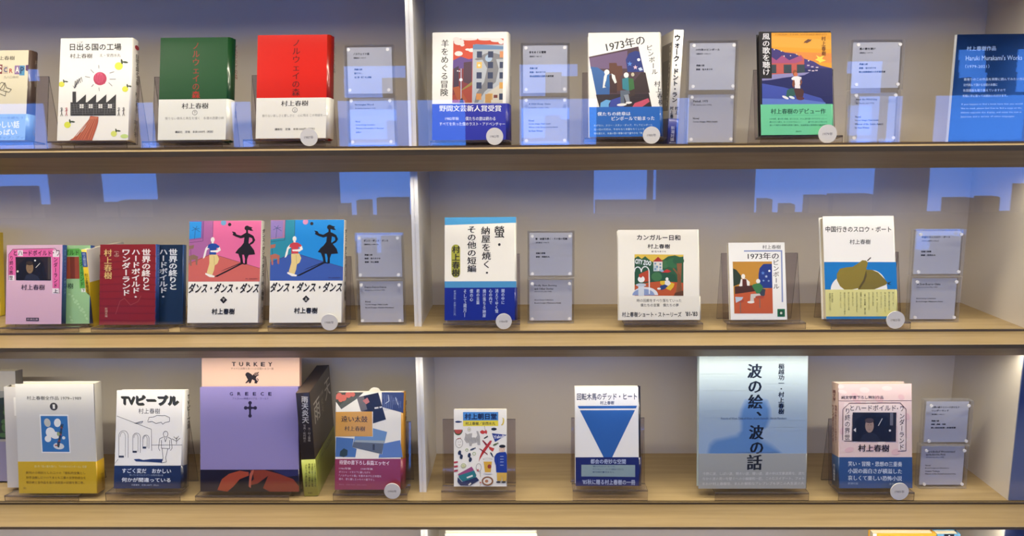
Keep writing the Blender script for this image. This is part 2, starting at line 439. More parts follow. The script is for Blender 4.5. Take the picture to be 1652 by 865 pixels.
class Book: pass
def book(view, quad, row, T, label, front, spine, back=None, side='R', rnd=0.0, hard=True, lean=14, band=None, y=None, rough=0.4, coat=0.25,
         name='book', pages=PAGES, z=None, yaw=0.0, dims=None, at=None, bandback=None, cat='book', roll=0.0, pin=0.0028):
    """quad: TL,TR,BR,BL of the front cover in the enlarged view; band: (height share, front hex, spine hex)"""
    y = YL[row] + 0.012 if y is None else y
    B = Book(); cv = crop(*V1[view]) if view else (lambda a, b: (a, b))
    Q = [cv(*p) for p in quad]
    th = R(lean)
    if at is None:
        bl, br = unY(*Q[3], y), unY(*Q[2], y)
        o = (bl + br) / 2
        if z is not None: o.z = z
    else: o = Vector(at)
    if dims: W, H = dims
    else:
        n = Vector((0, math.cos(th), -math.sin(th)))
        P = [unP(*q, o, n) for q in Q]
        ev = Vector((0, math.sin(th), math.cos(th)))
        W = ((P[2] - P[3]).length + (P[1] - P[0]).length) / 2
        H = ((P[0] - o).dot(ev) + (P[1] - o).dot(ev)) / 2
        o.x = (P[0].x + P[1].x + P[2].x + P[3].x) / 4
    B.W, B.H, B.T, B.o, B.side = W, H, T, o, side
    root = empty(name, o, (-th, R(roll), R(yaw)), label, cat); B.root = root
    B.cover = MB(); B.band = None
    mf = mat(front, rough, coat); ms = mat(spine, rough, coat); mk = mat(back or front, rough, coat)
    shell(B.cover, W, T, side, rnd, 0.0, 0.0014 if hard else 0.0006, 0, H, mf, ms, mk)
    pg = MB(); i = pin if hard else 0.0005; t = 0.0016 if hard else 0.0008
    fx = W / 2 - i
    if side == 'R': pg.box(-fx, t, i, W / 2 - max(rnd, .0008) - 0.0008, T - t, H - i, pages)
    else: pg.box(-W / 2 + max(rnd, .0008) + 0.0008, t, i, fx, T - t, H - i, pages)
    B.pg = pg
    fr = dict(O=(-W / 2, 0, 0), U=(W, 0, 0), V=(0, 0, H), N=(0, -1, 0))
    B.a = Art(B.cover, quad, **fr, rough=rough, coat=coat)
    B.b = None
    if band:
        bh, bc, bs = band; B.band = MB(); B.bh = bh
        off = 0.0007
        shell(B.band, W, T, side, rnd, off, 0.0003, 0.0002, H * bh, mat(bc, rough, coat), mat(bs, rough, coat), mat(bandback or bc, rough, coat))
        B.b = Art(B.band, quad, O=(-W / 2, -off, 0), U=(W, 0, 0), V=(0, 0, H), N=(0, -1, 0), rough=rough, coat=coat)
    def spine_art(q, on='cover'):
        sx = W / 2 + (0.0008 if on == 'band' else 0) + (rnd * 0.35 if rnd > 0.002 else 0)
        mbx = B.cover if on == 'cover' else B.band
        if side == 'R': return Art(mbx, q, O=(sx, 0, 0), U=(0, T, 0), V=(0, 0, H), N=(1, 0, 0), rough=rough, coat=coat, base=0.0003)
        return Art(mbx, q, O=(-sx, T, 0), U=(0, -T, 0), V=(0, 0, H), N=(-1, 0, 0), rough=rough, coat=coat, base=0.0003)
    B.sp = spine_art
    def done():
        B.pg.build('page_block', root); B.cover.build('cover', root)
        if B.band: B.band.build('paper_band', root)
    B.done = done
    return B
def ledge_z(b, row): return b.o.z - ZS[row]
def hold(b, row, px0, px1, label, lean=14, extra=0.0, hb=0.118, off=0.0):
    """the stand under a book: its ledge passes just under the book's foot"""
    gap = b.o.y - YL[row]; th = R(lean)
    zz = b.o.z - ZS[row]; hf = zz - (0.001 if row == 1 else 0.003)
    d = gap / math.cos(th) + b.T + extra + 0.0015
    return stand(row, px0, px1, d, lean, label, hf=hf, hb=hb, zb=zz - (b.T + extra) * math.sin(th) - 0.0008)

V1.update({'S2': (690, 45, 4.55), 'S3': (940, 45, 4.553), 'S4': (1210, 45, 4.55), 'S5': (705, 345, 4.807), 'S6': (985, 365, 5.406),
           'S7': (715, 650, 5.767), 'S8': (530, 620, 4.807), 'SG': (1520, 50, 4.676)})
WHITE = 'f1efe9'
AUTHOR = '村上春樹'

# ---- top row, left to right
b = book('Z1', [(-290, 172), (205, 170), (200, 770), (-298, 770)], 1, 0.020, 'cream hardcover with dark brown spine and pale blue band, cut off at the left',
         'ded5b8', '4b3b35', rnd=0.006, band=(0.29, '8fb4d6', '7398c0'))
a = b.a
a.t(AUTHOR, -52, 208, 90, 236, '4a443c', serif=0.03)
for i, (ch, x, y, wd, hh, c, tc) in enumerate([('S', -30, 265, 40, 62, '7a2f38', 'e8e2d0'), ('C', 15, 275, 33, 52, 'c8b7a0', '2b3f7a'), ('R', 52, 283, 32, 50, 'ded5b8', 'b03a3a'), ('A', 92, 272, 36, 58, '8a6a9a', 'efe8d8'), ('P', 125, 272, 34, 66, '4f8fb8', '1f3f66')]):
    a.r(c, x, y, x + wd, y + hh); a.t(ch, x + 6, y + 10, x + wd - 6, y + hh - 12, tc, 0.03)
a.p('5a3560', 165, 270, 186, 268, 180, 310, 166, 305)
a.t('九八〇年代', 22, 340, 120, 358, '8a8272')
for s in ((0, 430, 30, 385), (30, 385, 42, 420), (42, 420, 75, 430), (75, 430, 60, 450), (60, 450, 20, 440), (0, 460, 35, 475), (35, 475, 40, 440)): a.l('5d574c', 4, *s)
a.o('5d574c', 4, 12, 410, 18, 26)
a.t('おかしい話', -100, 640, 138, 688, 'f6f7f8', 0.02) if False else None
b.b.t('おかしい話', -66, 642, 136, 688, 'f4f6f8', 0.025); b.b.t('いっぱい', -60, 696, 122, 734, 'f4f6f8', 0.025)
b.b.t('ナンバーを読もう', -60, 612, 160, 628, '4d6f9c'); b.b.t('スクラップ・ブック', -60, 742, 196, 760, '3c5f90')
s = b.sp([(205, 170), (285, 180), (275, 770), (200, 770)]); s.v('村上春樹', 240, 230, 30, 420, 'a99a88'); s.v('文藝春秋', 240, 600, 26, 740, 'a99a88')
b.done(); hold(b, 1, -95, 54, 'clear acrylic book stand under the cream hardcover with brown spine')

b = book('Z1', [(405, 90), (884, 86), (862, 768), (378, 770)], 1, 0.021, 'white book with a crayon drawing of a black factory and red sun', WHITE, 'efece6', rnd=0.003, hard=False)
a = b.a
a.t('日出る国の工場', 466, 125, 806, 170, '262626', 0.02); a.t('いず', 515, 110, 552, 124, '555555')
a.t(AUTHOR, 466, 192, 614, 222, '2a2a2a', serif=0.03); a.t('え・安西水丸', 664, 192, 802, 214, '444444')
for x0, y0, x1, y1 in ((656, 268, 658, 290), (603, 298, 624, 320), (565, 344, 598, 350), (608, 412, 622, 396), (660, 440, 658, 418), (728, 362, 770, 362), (728, 322, 760, 312), (722, 384, 746, 408)): a.l('6a6468', 4, x0, y0, x1, y1)
a.e('b8385c', 665, 358, 44); a.e('cf4f74', 660, 352, 34)
for k in range(7): a.l('b0304f', 5, 630 + k * 11, 335 - (k % 2) * 8, 636 + k * 10, 392 - (k % 3) * 6)
def lemon(a, x, y, r, c='dfe24a'):
    a.e(c, x, y, r, r * 0.95); a.e('3c4a34', x + r * .75, y - r * 1.1, r * .25, r * .65, -10); a.e('3c4a34', x + r * 1.6, y - r * .95, r * .7, r * .24, 8)
lemon(a, 790, 275, 27); lemon(a, 410, 395, 19, 'd9d84a'); lemon(a, 832, 428, 20); lemon(a, 448, 665, 22, 'dfe24a'); lemon(a, 756, 725, 20, 'd8e070'); a.e('c6dd86', 826, 742, 26, 14)
BK = '2f2f33'
a.r(BK, 468, 515, 770, 604); a.r(BK, 482, 444, 506, 520)
for x in (512, 580, 648, 712): a.p(BK, x, 515, x + 60, 462, x + 58, 515)
for k in range(16): a.l('6d6c70', 2.5, 470 + k * 19, 520 + (k % 3) * 4, 478 + k * 18, 600 - (k % 4) * 8)
for k in range(5): a.l('6d6c70', 2.5, 474, 532 + k * 14, 766, 528 + k * 15)
for x in (530, 590, 655, 718): a.r('e8e6e0', x, 528, x + 26, 554); a.l(BK, 2.5, x + 13, 528, x + 13, 554); a.l(BK, 2.5, x, 541, x + 26, 541)
for k in range(4): a.l('4a4a50', 3, 496, 418, 500 + k * 14, 372 - k * 8, 512 + k * 12, 398 - k * 6)
a.l('4a4a50', 3, 486, 405, 496, 422, 508, 408)
a.p('b5573f', 600, 606, 655, 612, 652, 650, 640, 690, 612, 768, 462, 768, 510, 738, 556, 700, 584, 650)
for k in range(9): a.l('d07a5c', 4, 606 + k * 5, 615, 480 + k * 15, 764)
for k in range(5): a.l('8c3c2c', 3, 602 + k * 10, 625, 500 + k * 24, 760)
for x, c in ((410, '3a3a3a'), (442, 'b03040'), (790, '3a3a3a'), (822, '4a3a3a')):
    a.l(c, 4, x, 562, x, 588); a.l(c, 3, x, 586, x - 7, 606); a.l(c, 3, x, 586, x + 7, 606); a.l(c, 3, x - 10, 574, x + 9, 566); a.o(c, 3, x, 556, 5)
s = b.sp([(884, 86), (925, 96), (892, 775), (862, 770)]); s.e('b8303c', 906, 160, 14, 20); s.v('日出る国の工場', 906, 215, 24, 450, '3a3a3a', 0.02); s.v('村上春樹', 900, 490, 24, 620, '3a3a3a'); s.v('平凡社', 890, 660, 22, 750, '555555')
b.done(); hold(b, 1, 75, 204, 'clear acrylic book stand under the white book with the factory drawing')

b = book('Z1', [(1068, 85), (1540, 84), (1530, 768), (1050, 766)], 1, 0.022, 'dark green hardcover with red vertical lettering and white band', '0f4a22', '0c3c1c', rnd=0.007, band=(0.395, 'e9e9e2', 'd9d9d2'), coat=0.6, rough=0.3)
b.a.v('ノルウェイの森', 1302, 112, 52, 490, '8f2f22', 0.0, 0.03)
b.a.v('森', 1302, 438, 56, 490, 'b5231c', 0.0, 0.03)
b.b.t(AUTHOR, 1210, 520, 1386, 558, '2a2a2a', serif=0.04); b.b.o('3a3a3a', 2.5, 1296, 584, 16); b.b.t('下', 1288, 575, 1304, 593, '3a3a3a')
b.b.t('限りない喪失と再生を描く　永遠の恋愛小説', 1100, 612, 1490, 630, '8a8a86'); b.b.t('講談社　定価　本体1000円（税別）', 1166, 704, 1420, 720, '2c2c2c', 0.01)
s = b.sp([(1540, 84), (1570, 90), (1556, 790), (1530, 768)]); s.v('ノルウェイの森', 1556, 120, 18, 380, '8f2f22'); s.v('村上春樹', 1552, 540, 16, 640, '3a3a3a')
b.done(); hold(b, 1, 229, 358, 'clear acrylic book stand under the dark green hardcover')

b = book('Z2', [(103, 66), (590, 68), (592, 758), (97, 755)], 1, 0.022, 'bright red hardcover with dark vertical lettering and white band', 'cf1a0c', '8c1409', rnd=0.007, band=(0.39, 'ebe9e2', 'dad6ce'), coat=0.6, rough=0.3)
b.a.v('ノルウェイの森', 360, 92, 56, 475, '5c0f14', 0.0, 0.03)
b.b.t(AUTHOR, 264, 504, 444, 540, '2a2a2a', serif=0.04); b.b.o('3a3a3a', 2.5, 356, 567, 16); b.b.t('上', 348, 558, 364, 576, '3a3a3a')
b.b.t('限りない哀しさと愛しさと　心に残る この物語を——', 140, 594, 580, 612, '8a8a86'); b.b.t('講談社　定価　本体1000円（税別）', 224, 686, 490, 702, '2c2c2c', 0.01)
s = b.sp([(590, 68), (618, 76), (612, 765), (592, 758)]); s.v('ノルウェイの森', 606, 110, 16, 370, '3a0a0a')
b.done(); hold(b, 1, 392, 525, 'clear acrylic book stand under the bright red hardcover')

b = book('S2', [(27, 33), (592, 30), (606, 822), (40, 828)], 1, 0.024, 'white hardcover with a painted building under red sky and deep blue band', WHITE, 'e4e2dc', side='R', rnd=0.006, band=(0.335, '1420a4', '0f1a88'))
a = b.a
a.v('羊をめぐる冒険', 122, 84, 60, 505, '232323', 0.0, 0.03)
a.r('c8432a', 183, 80, 552, 552)
a.p('5b3f86', 183, 240, 240, 212, 300, 232, 326, 225, 326, 330, 183, 330)
a.r('7d2b34', 183, 300, 326, 552); a.p('3a2742', 190, 300, 226, 280, 230, 470, 190, 470); a.p('482a40', 262, 255, 322, 248, 322, 420, 262, 400)
a.p('8a7a3a', 230, 470, 326, 395, 326, 420, 226, 490); a.p('9c3a2a', 183, 500, 326, 420, 326, 552, 183, 552); a.p('a5512c', 183, 440, 230, 430, 300, 552, 230, 552)
for x, y, rx, ry in ((225, 105, 38, 22), (205, 85, 26, 18), (250, 125, 16, 12), (320, 165, 26, 14), (290, 160, 18, 8), (224, 190, 30, 18), (300, 84, 60, 9), (420, 84, 56, 10), (500, 92, 44, 14), (535, 105, 20, 16)): a.e('e6dcd8', x, y, rx, ry)
a.p('c8432a', 260, 110, 330, 95, 460, 100, 470, 118, 330, 130)
a.r('aab0b8', 328, 124, 552, 552); a.p('5f82a8', 328, 128, 350, 120, 552, 138, 552, 160, 328, 160)
a.p('77787e', 340, 232, 380, 215, 410, 195, 450, 180, 500, 190, 552, 205, 552, 232, 500, 232, 520, 300, 500, 400, 420, 470, 370, 552, 345, 552, 360, 480, 415, 400, 435, 300, 400, 235, 360, 240)
a.p('c9c2b4', 410, 552, 440, 480, 552, 400, 552, 552); a.e('9fb6d0', 445, 225, 26, 26)
for i, x in enumerate((358, 440, 526)):
    for j, y in enumerate((174, 252, 328, 402, 484)):
        c = {(0, 1): 'e0b35a', (0, 4): 'c98a4a', (2, 3): 'd09a48', (1, 4): 'c79a50', (2, 0): 'd08a5a'}.get((i, j), '1a2c52')
        a.r(c, x, y, min(x + 38, 552), y + 46)
a.r('b98a4a', 424, 488, 468, 552); a.r('6a2a22', 486, 494, 514, 516); a.e('f3e6c0', 376, 277, 9)
a.l('b9c4e0', 5, 244, 300, 248, 552); a.e('dfe6f0', 244, 383, 12); a.e('d8d0dc', 218, 318, 5); a.e('d8d0dc', 231, 320, 5); a.p('20182a', 236, 552, 242, 528, 254, 514, 262, 530, 268, 552)
b.b.t('野間文芸新人賞受賞', 90, 570, 542, 616, 'eef0f6', 0.0, 0.05); b.b.t('1982年秋', 134, 656, 234, 680, 'dfe3f2', 0.01); b.b.t('僕たちの旅は終わる', 282, 654, 502, 682, 'dfe3f2', 0.01)
b.b.t('すべてを失った僕のラスト・アドベンチャー', 92, 694, 572, 720, 'dfe3f2', 0.01)
b.done(); hold(b, 1, 694, 824, 'clear acrylic book stand under the white hardcover with the painted building')

b = book('S3', [(45, 35), (582, 33), (585, 802), (47, 800)], 1, 0.020, 'white hardcover with a slanted night bar picture and bright blue band', WHITE, 'e4e2dc', side='R', rnd=0.005, band=(0.285, '1862b8', '14529c'))
a = b.a
a.t('1973年の', 172, 78, 460, 150, '26262c', 0.0, 0.03, rot=-11)
a.v('ピンボール　村上春樹', 488, 125, 46, 570, '26262c', 0.0, 0.03, dx=92)
a.p('4a3340', 47, 212, 412, 138, 506, 586, 122, 586)
a.p('6a5478', 50, 222, 330, 168, 330, 300, 60, 300); a.p('2f5f9e', 60, 285, 110, 290, 168, 330, 200, 340, 196, 490, 100, 490)
a.p('5a3428', 195, 258, 250, 258, 255, 280, 290, 280, 295, 345, 275, 360, 290, 460, 200, 470); a.p('35262a', 430, 330, 462, 330, 492, 480, 300, 488, 370, 400)
a.p('182e78', 318, 235, 340, 190, 390, 170, 420, 178, 452, 325, 330, 326); a.e('e8e8ec', 413, 236, 11)
def star(a, x, y, r, c):
    P = []
    for i in range(10):
        t = R(-90 + 36 * i); q = r if i % 2 == 0 else r * .42; P.append((x + q * math.cos(t), y + q * math.sin(t)))
    a.poly(P, c)
star(a, 347, 266, 20, '4d7fd0'); star(a, 388, 292, 18, 'd8b8c8'); a.p('b8c8e0', 408, 300, 430, 292, 444, 312, 420, 318)
a.p('2a1e28', 96, 490, 486, 486, 506, 586, 122, 586); a.p('c8506a', 360, 586, 380, 555, 480, 520, 490, 545, 430, 586)
a.p('68a8dc', 126, 586, 130, 550, 170, 528, 206, 534, 190, 560, 190, 586); a.p('35449a', 206, 530, 300, 500, 300, 586, 190, 586)
W1 = 'e9e7e4'
a.e(W1, 178, 326, 19, 19); a.p(W1, 165, 338, 182, 345, 188, 370, 168, 395, 160, 430, 172, 436, 146, 442, 150, 410, 156, 360)
a.p('2c6aa8', 180, 345, 205, 340, 200, 440, 166, 420); a.p('3b2024', 196, 350, 225, 335, 252, 400, 250, 480, 200, 478); a.p(W1, 212, 336, 236, 350, 250, 402, 236, 410, 216, 370)
a.e(W1, 320, 349, 18, 20); a.p('2b7d8c', 290, 376, 330, 366, 345, 372, 340, 465, 292, 450); a.p('356a3a', 335, 370, 372, 376, 380, 450, 340, 465); a.p('3b2a28', 340, 470, 384, 452, 380, 500, 330, 512)
a.p('5a6678', 276, 462, 340, 460, 345, 484, 300, 500, 306, 556, 276, 556); a.p('8f96a0', 300, 495, 335, 490, 345, 545, 318, 548); a.e(W1, 285, 566, 36, 10, -4); a.e(W1, 336, 552, 24, 8, -4)
a.e('c0b8a0', 368, 345, 12, 14)
b.b.t('僕たちの終章は', 106, 618, 348, 646, 'e8eef6', 0.0, 0.03); b.b.t('ピンボールで始まった', 210, 652, 524, 682, 'e8eef6', 0.0, 0.03)
b.b.para([('ゆがない、スリー・スタン・ダップ、そしてピンボール', 1), ('古い日の行方は、今まもなく本書もなくしいき', 0.86), ('特を語える、永遠の愁い青春小説で爽やかな「神」', 0.84)], 80, 708, 508, 796, 'b8d0ea', 0.01)
b.done(); hold(b, 1, 943, 1075, 'clear acrylic book stand under the white hardcover with the slanted bar picture')

# spine-on paperback beside it
psi = -88.0
g0 = Vector((0.2352, 0.05, ZS[1] + 0.0012)); gw = 0.128; gT = 0.0165; gl = 2.0
at = (g0.x - gw / 2 * math.cos(R(psi)), g0.y - gw / 2 * math.sin(R(psi)), g0.z)
b = book(None, [(0, 0), (1, 0), (1, 1), (0, 1)], 1, gT, 'slim white book standing spine-out with bold black spine lettering and navy foot', 'd9d3c4', 'efede6', side='R', rnd=0.001, hard=False, lean=gl, yaw=psi,
         dims=(gw, 0.189), at=at, band=(0.23, '27408a', '1c2c86'))
b.sp([(645, 38), (697, 38), (668, 790), (600, 790)]).v('ウォーク・ドント・ラン', 664, 60, 36, 462, '161618', 0.03, dx=-16)
s = b.sp([(645, 38), (697, 38), (668, 790), (600, 790)]); s.v('村上　龍', 663, 488, 22, 606, '222222', 0.02); s.v('村上春樹', 632, 488, 22, 606, '222222', 0.02)
s = b.sp([(645, 38), (697, 38), (668, 790), (600, 790)], 'band'); s.v('新潮対談', 640, 635, 28, 760, 'cfd4ec', dx=-6); s.t('講談社', 612, 766, 660, 780, 'aab4d8')
b.a.h = homography([(0, 0), (100, 0), (100, 100), (0, 100)]); b.a.r('6a6258', 30, 10, 92, 70); b.a.r('3c3833', 40, 25, 80, 60); b.a.v('ウォーク・ドント・ラン', 84, 12, 9, 66, 'd8d2c4', 0.03)
b.done()

b = book('S4', [(68, 28), (603, 25), (608, 786), (78, 788)], 1, 0.016, 'hardcover with a yellow sky seaside night picture and mint green band', '14121a', '14121a', side='R', rnd=0.003, band=(0.295, '6fcf9e', '62bd8f'), pages=mat('2a2622', 0.7), bandback='5f9a4a', lean=13)
a = b.a
a.r('dd9a26', 88, 36, 602, 566); a.p('e0a23a', 160, 60, 602, 90, 602, 160, 160, 140)
a.p('d8863c', 160, 170, 602, 190, 602, 262, 400, 245, 160, 220)
a.p('3a2f72', 160, 150, 200, 158, 260, 182, 330, 190, 400, 228, 470, 250, 520, 280, 602, 300, 602, 320, 160, 320)
a.r('151c5c', 88, 300, 608, 566)
for x, y, rr in ((180, 160, 5), (232, 172, 4), (252, 210, 5), (300, 206, 4), (432, 244, 5), (345, 196, 4)): a.e('e8dcc8', x, y, rr)
for x, y in ((420, 275), (450, 285), (485, 290), (428, 312), (455, 315), (480, 312)): a.r('c8b8c8', x, y, x + 18, y + 8)
a.p('b4534e', 160, 250, 165, 228, 200, 245, 240, 208, 285, 250, 330, 240, 375, 200, 400, 228, 400, 345, 160, 345)
a.p('9a4a78', 160, 215, 195, 240, 238, 204, 290, 240, 375, 205, 390, 240, 340, 262, 160, 262)
for x in (160, 248, 345): a.r('2c3c48', x + (0 if x > 160 else 0), 272, x + (58 if x > 160 else 34), 336)
a.p('8a86b8', 88, 375, 160, 345, 440, 330, 400, 350, 240, 370, 150, 385, 88, 390)
a.p('3d4fa8', 88, 410, 250, 440, 520, 520, 552, 560, 552, 566, 88, 566); a.p('5c78c8', 88, 520, 400, 530, 550, 552, 552, 566, 88, 566)
a.p('5a3a34', 402, 104, 430, 84, 456, 88, 448, 100, 420, 114); a.l('7a4a30', 4, 398, 112, 458, 86)
a.p('f0d250', 480, 238, 500, 226, 488, 204, 515, 218, 548, 206, 530, 230, 560, 244, 530, 252, 515, 262, 505, 248)
a.e('8a4a2c', 330, 335, 16, 24); a.e('c06a4a', 336, 345, 14, 16)
a.p('e6e4e8', 304, 372, 322, 360, 350, 358, 378, 366, 376, 384, 366, 390, 368, 448, 328, 446, 326, 388, 306, 384)
a.p('7a4432', 314, 388, 326, 386, 330, 420, 318, 446, 308, 420); a.p('7a4432', 368, 372, 384, 400, 370, 430, 362, 424, 372, 402)
a.p('2b5c58', 270, 460, 300, 446, 330, 452, 330, 500, 290, 512, 262, 508); a.p('4a2a2e', 320, 452, 380, 450, 396, 470, 384, 520, 340, 520, 330, 490); a.e('5a3038', 368, 522, 28, 12)
a.e('e8e6ea', 258, 514, 26, 9, 24); a.e('dfe8ea', 305, 514, 22, 9, 20)
a.r('0e0c12', 78, 28, 160, 374); a.v('風の歌を聴け', 120, 36, 58, 352, 'e4e4e8', 0.0, 0.03); a.v(AUTHOR, 545, 62, 34, 210, '6a3a1c', 0.0, 0.02)
a.t('HEAR THE WIND SING', 190, 44, 570, 54, 'b07a2a')
b.b.t('村上春樹のデビュー作', 150, 596, 550, 634, '1e5a48', 0.01, 0.04); b.b.l('4fae80', 2, 150, 644, 560, 644)
b.b.para([('1979年夏、最も早い季節。ぼくたちは、ひとに疲れ語りかけだけだった――', 1), ('群れたちの夏は、もっとさわやかに――　　　　爽やかにあとに残るさを', 1), ('語って現代の新鮮な感覚に語ぬ、注目新鋭の群像新人賞受賞作', 1)], 140, 664, 560, 732, '3a8468')
b.b.t('講談社', 330, 756, 372, 766, '2a6a54')
b.done(); hold(b, 1, 1227, 1359, 'clear acrylic book stand under the book with the yellow sky picture')

# ---- middle row
b = book(None, [(-108, 373), (-5, 373), (-5, 495), (-108, 495)], 2, 0.012, 'yellow book of which only a sliver shows at the left edge of the middle shelf', 'e0c21c', 'd4b414', hard=False, lean=3, y=0.135, z=ZS[2] + 0.0052, dims=None, roll=3.5)
b.a.r('7a6a18', -12, 380, -7, 400); b.done()

def worlds_end(a, v, frame, panel, bgm, txt='2c1a28', scale=1.0): pass
b = book('M1', [(52, 230), (418, 226), (412, 752), (30, 757)], 2, 0.013, 'pale pink paperback with a small dark portrait and blue spine', 'deb6cc', '27488c', rnd=0.001, hard=False, lean=12)
a = b.a
PK = 'e86aa8'
a.p(PK, 62, 290, 90, 256, 350, 250, 398, 285, 398, 520, 350, 520, 344, 305, 118, 308, 100, 455, 58, 458)
for pts in ((62, 290, 90, 256, 366, 249, 398, 285, 394, 545), (112, 308, 342, 304), (58, 458, 62, 290)): a.l('4a2038', 3, *pts)
a.r('f0e4ea', 60, 425, 98, 460); a.r('f0e4ea', 122, 262, 156, 300); a.r('f0e4ea', 348, 510, 392, 545); a.r('f0e4ea', 352, 262, 394, 304)
a.v('世界の終り', 80, 280, 26, 458, '3a1a30', 0.015, dx=-4) if False else a.v('り終の界世', 82, 296, 26, 458, '3a1a30', 0.015, dx=-8)
a.t('とハードボイルド', 96, 262, 344, 296, '30182a', 0.015); a.t('・ワ', 352, 262, 396, 296, '30182a', 0.01); a.v('ンダーランド', 370, 304, 28, 508, '30182a', 0.015); a.t('上', 356, 516, 386, 540, '30182a', 0.02)
a.r('2a2024', 108, 306, 340, 458); a.p('15131a', 108, 420, 130, 350, 180, 312, 250, 308, 290, 340, 310, 420, 310, 458, 108, 458); a.r('4a4038', 320, 308, 334, 450)
a.p('2a2c3c', 160, 458, 175, 425, 210, 412, 250, 430, 270, 458); a.e('8a7050', 200, 375, 24, 38); a.e('3a2c20', 200, 346, 25, 14); a.l('d8d4c8', 4, 240, 375, 268, 345); a.e('d8d4c8', 120, 400, 7); a.e('d8d4c8', 236, 328, 6)
a.l('4a3526', 2, 190, 370, 197, 370); a.l('4a3526', 2, 205, 370, 212, 370); a.l('5a3526', 2, 194, 394, 208, 394)
a.t(AUTHOR, 142, 486, 298, 522, '3a2838', 0.0, 0.03)
a.r('2c1c2c', 172, 710, 258, 732); a.t('新潮文庫', 178, 714, 252, 728, 'd8c0d0')
b.sp([(418, 226), (452, 232), (445, 750), (412, 752)]).v('世界の終りとハードボイルド', 434, 260, 14, 560, '9ab4e0'); b.done()
bi = b
hold(b, 2, -2, 126, 'clear acrylic book stand under the pale pink paperback', lean=12, extra=0.0145)

oJ = bi.o + Vector((0, 0.0148, -0.0031))
b = book('M1', [(250, 232), (612, 230), (590, 752), (235, 754)], 2, 0.013, 'pale green paperback half hidden behind the pink one', '9cc890', '2f4f96', rnd=0.001, hard=False, lean=12, y=oJ.y, z=oJ.z)
a = b.a
a.p('5fae4a', 290, 262, 530, 252, 566, 285, 562, 520, 530, 520, 528, 300, 290, 302); a.t('ハードボイルド', 300, 262, 530, 296, '204018', 0.015); a.v('ンダーランド', 546, 304, 26, 508, '204018', 0.015)
a.r('a04a2c', 300, 308, 530, 456); a.r('7a3420', 470, 308, 500, 456); a.t(AUTHOR, 330, 486, 488, 522, '2c4428', 0.0, 0.03); a.r('e6ede0', 540, 520, 568, 545); a.t('下', 544, 524, 564, 542, '203018', 0.02)
for k in range(14): a.e('b2d8a4', 460 + (k * 37) % 120, 560 + (k * 53) % 180, 10, 7, k * 20)
b.done()

psi = 80.0; kw = 0.100
k0 = Vector((-0.7830, 0.052, ZS[2] + 0.0004))
b = book(None, [(0, 0), (1, 0), (1, 1), (0, 1)], 2, 0.010, 'thin yellow and white paperback turned to show its back cover with barcodes', 'e6e0dc', 'd9b820', side='L', rnd=0.001, hard=False, lean=0, yaw=psi,
         dims=(kw, 0.140), at=(k0.x + kw / 2 * math.cos(R(psi)), k0.y + kw / 2 * math.sin(R(psi)), k0.z))
b.a.h = homography([(0, 0), (100, 0), (100, 100), (0, 100)]); a = b.a
a.r('d2b21e', 0, 42, 100, 100)
for y in (10, 24):
    for i in range(12): a.r('4c4a48', 32 + i * 3.4, y, 32 + i * 3.4 + 1.2 + (i % 3) * .5, y + 9)
for y in (60, 66, 72): a.l('9a8418', 1, 20, y, 80, y)
s = b.sp([(0, 0), (10, 0), (10, 100), (0, 100)]); s.r('3a5fa8', 0, 3, 10, 22); s.v('村上朝日堂', 5, 4, 6, 21, 'e8ecf4'); s.v('村上春樹安西水丸', 5, 30, 6, 70, '3a3414'); s.r('2c2a24', 2, 84, 8, 92)
b.done()

b = book('M1', [(668, 226), (1037, 222), (1036, 752), (657, 765)], 2, 0.014, 'dark red paperback with white vertical lettering', '8a1f22', '2a4f98', rnd=0.001, hard=False, lean=12)
a = b.a
for k in range(10): a.l('7c1b20', 9, 660, 300 + k * 48, 860 + k * 9, 280 + k * 50, 1036, 300 + k * 47)
a.v('世界の終りと', 972, 252, 60, 525, 'ece6e2', 0.03); a.v('ハードボイルド・', 904, 252, 60, 590, 'ece6e2', 0.03); a.v('ワンダーランド', 840, 252, 60, 565, 'ece6e2', 0.03)
a.v('（上）', 777, 255, 36, 320, 'd8b8a4', 0.01); a.v(AUTHOR, 720, 255, 56, 455, 'e2c078', 0.0, 0.03); a.v('新潮文庫', 707, 645, 20, 712, 'd8b8a0')
a.l('a8504a', 3, 770, 690, 800, 600, 830, 580, 870, 625, 920, 600, 940, 560)
b.sp([(1037, 222), (1065, 226), (1052, 752), (1036, 752)]).v('世界の終りとハードボイルド', 1050, 250, 12, 560, '9ab4e0'); b.done()
bl_ = b
hold(b, 2, 146, 271, 'clear acrylic book stand under the dark red paperback', lean=12, extra=0.0155)
oM = bl_.o + Vector((0, 0.0158, -0.0033))
b = book('M1', [(870, 228), (1218, 226), (1216, 752), (862, 756)], 2, 0.013, 'navy paperback with white lettering half hidden behind the dark red one', '142c48', '24508c', rnd=0.001, hard=False, lean=12, y=oM.y, z=oM.z)
b.a.v('世界の終りと', 1150, 252, 60, 525, 'e4e6ea', 0.03); b.a.v('ハードボイルド・', 1086, 252, 60, 590, 'e4e6ea', 0.03); b.done()

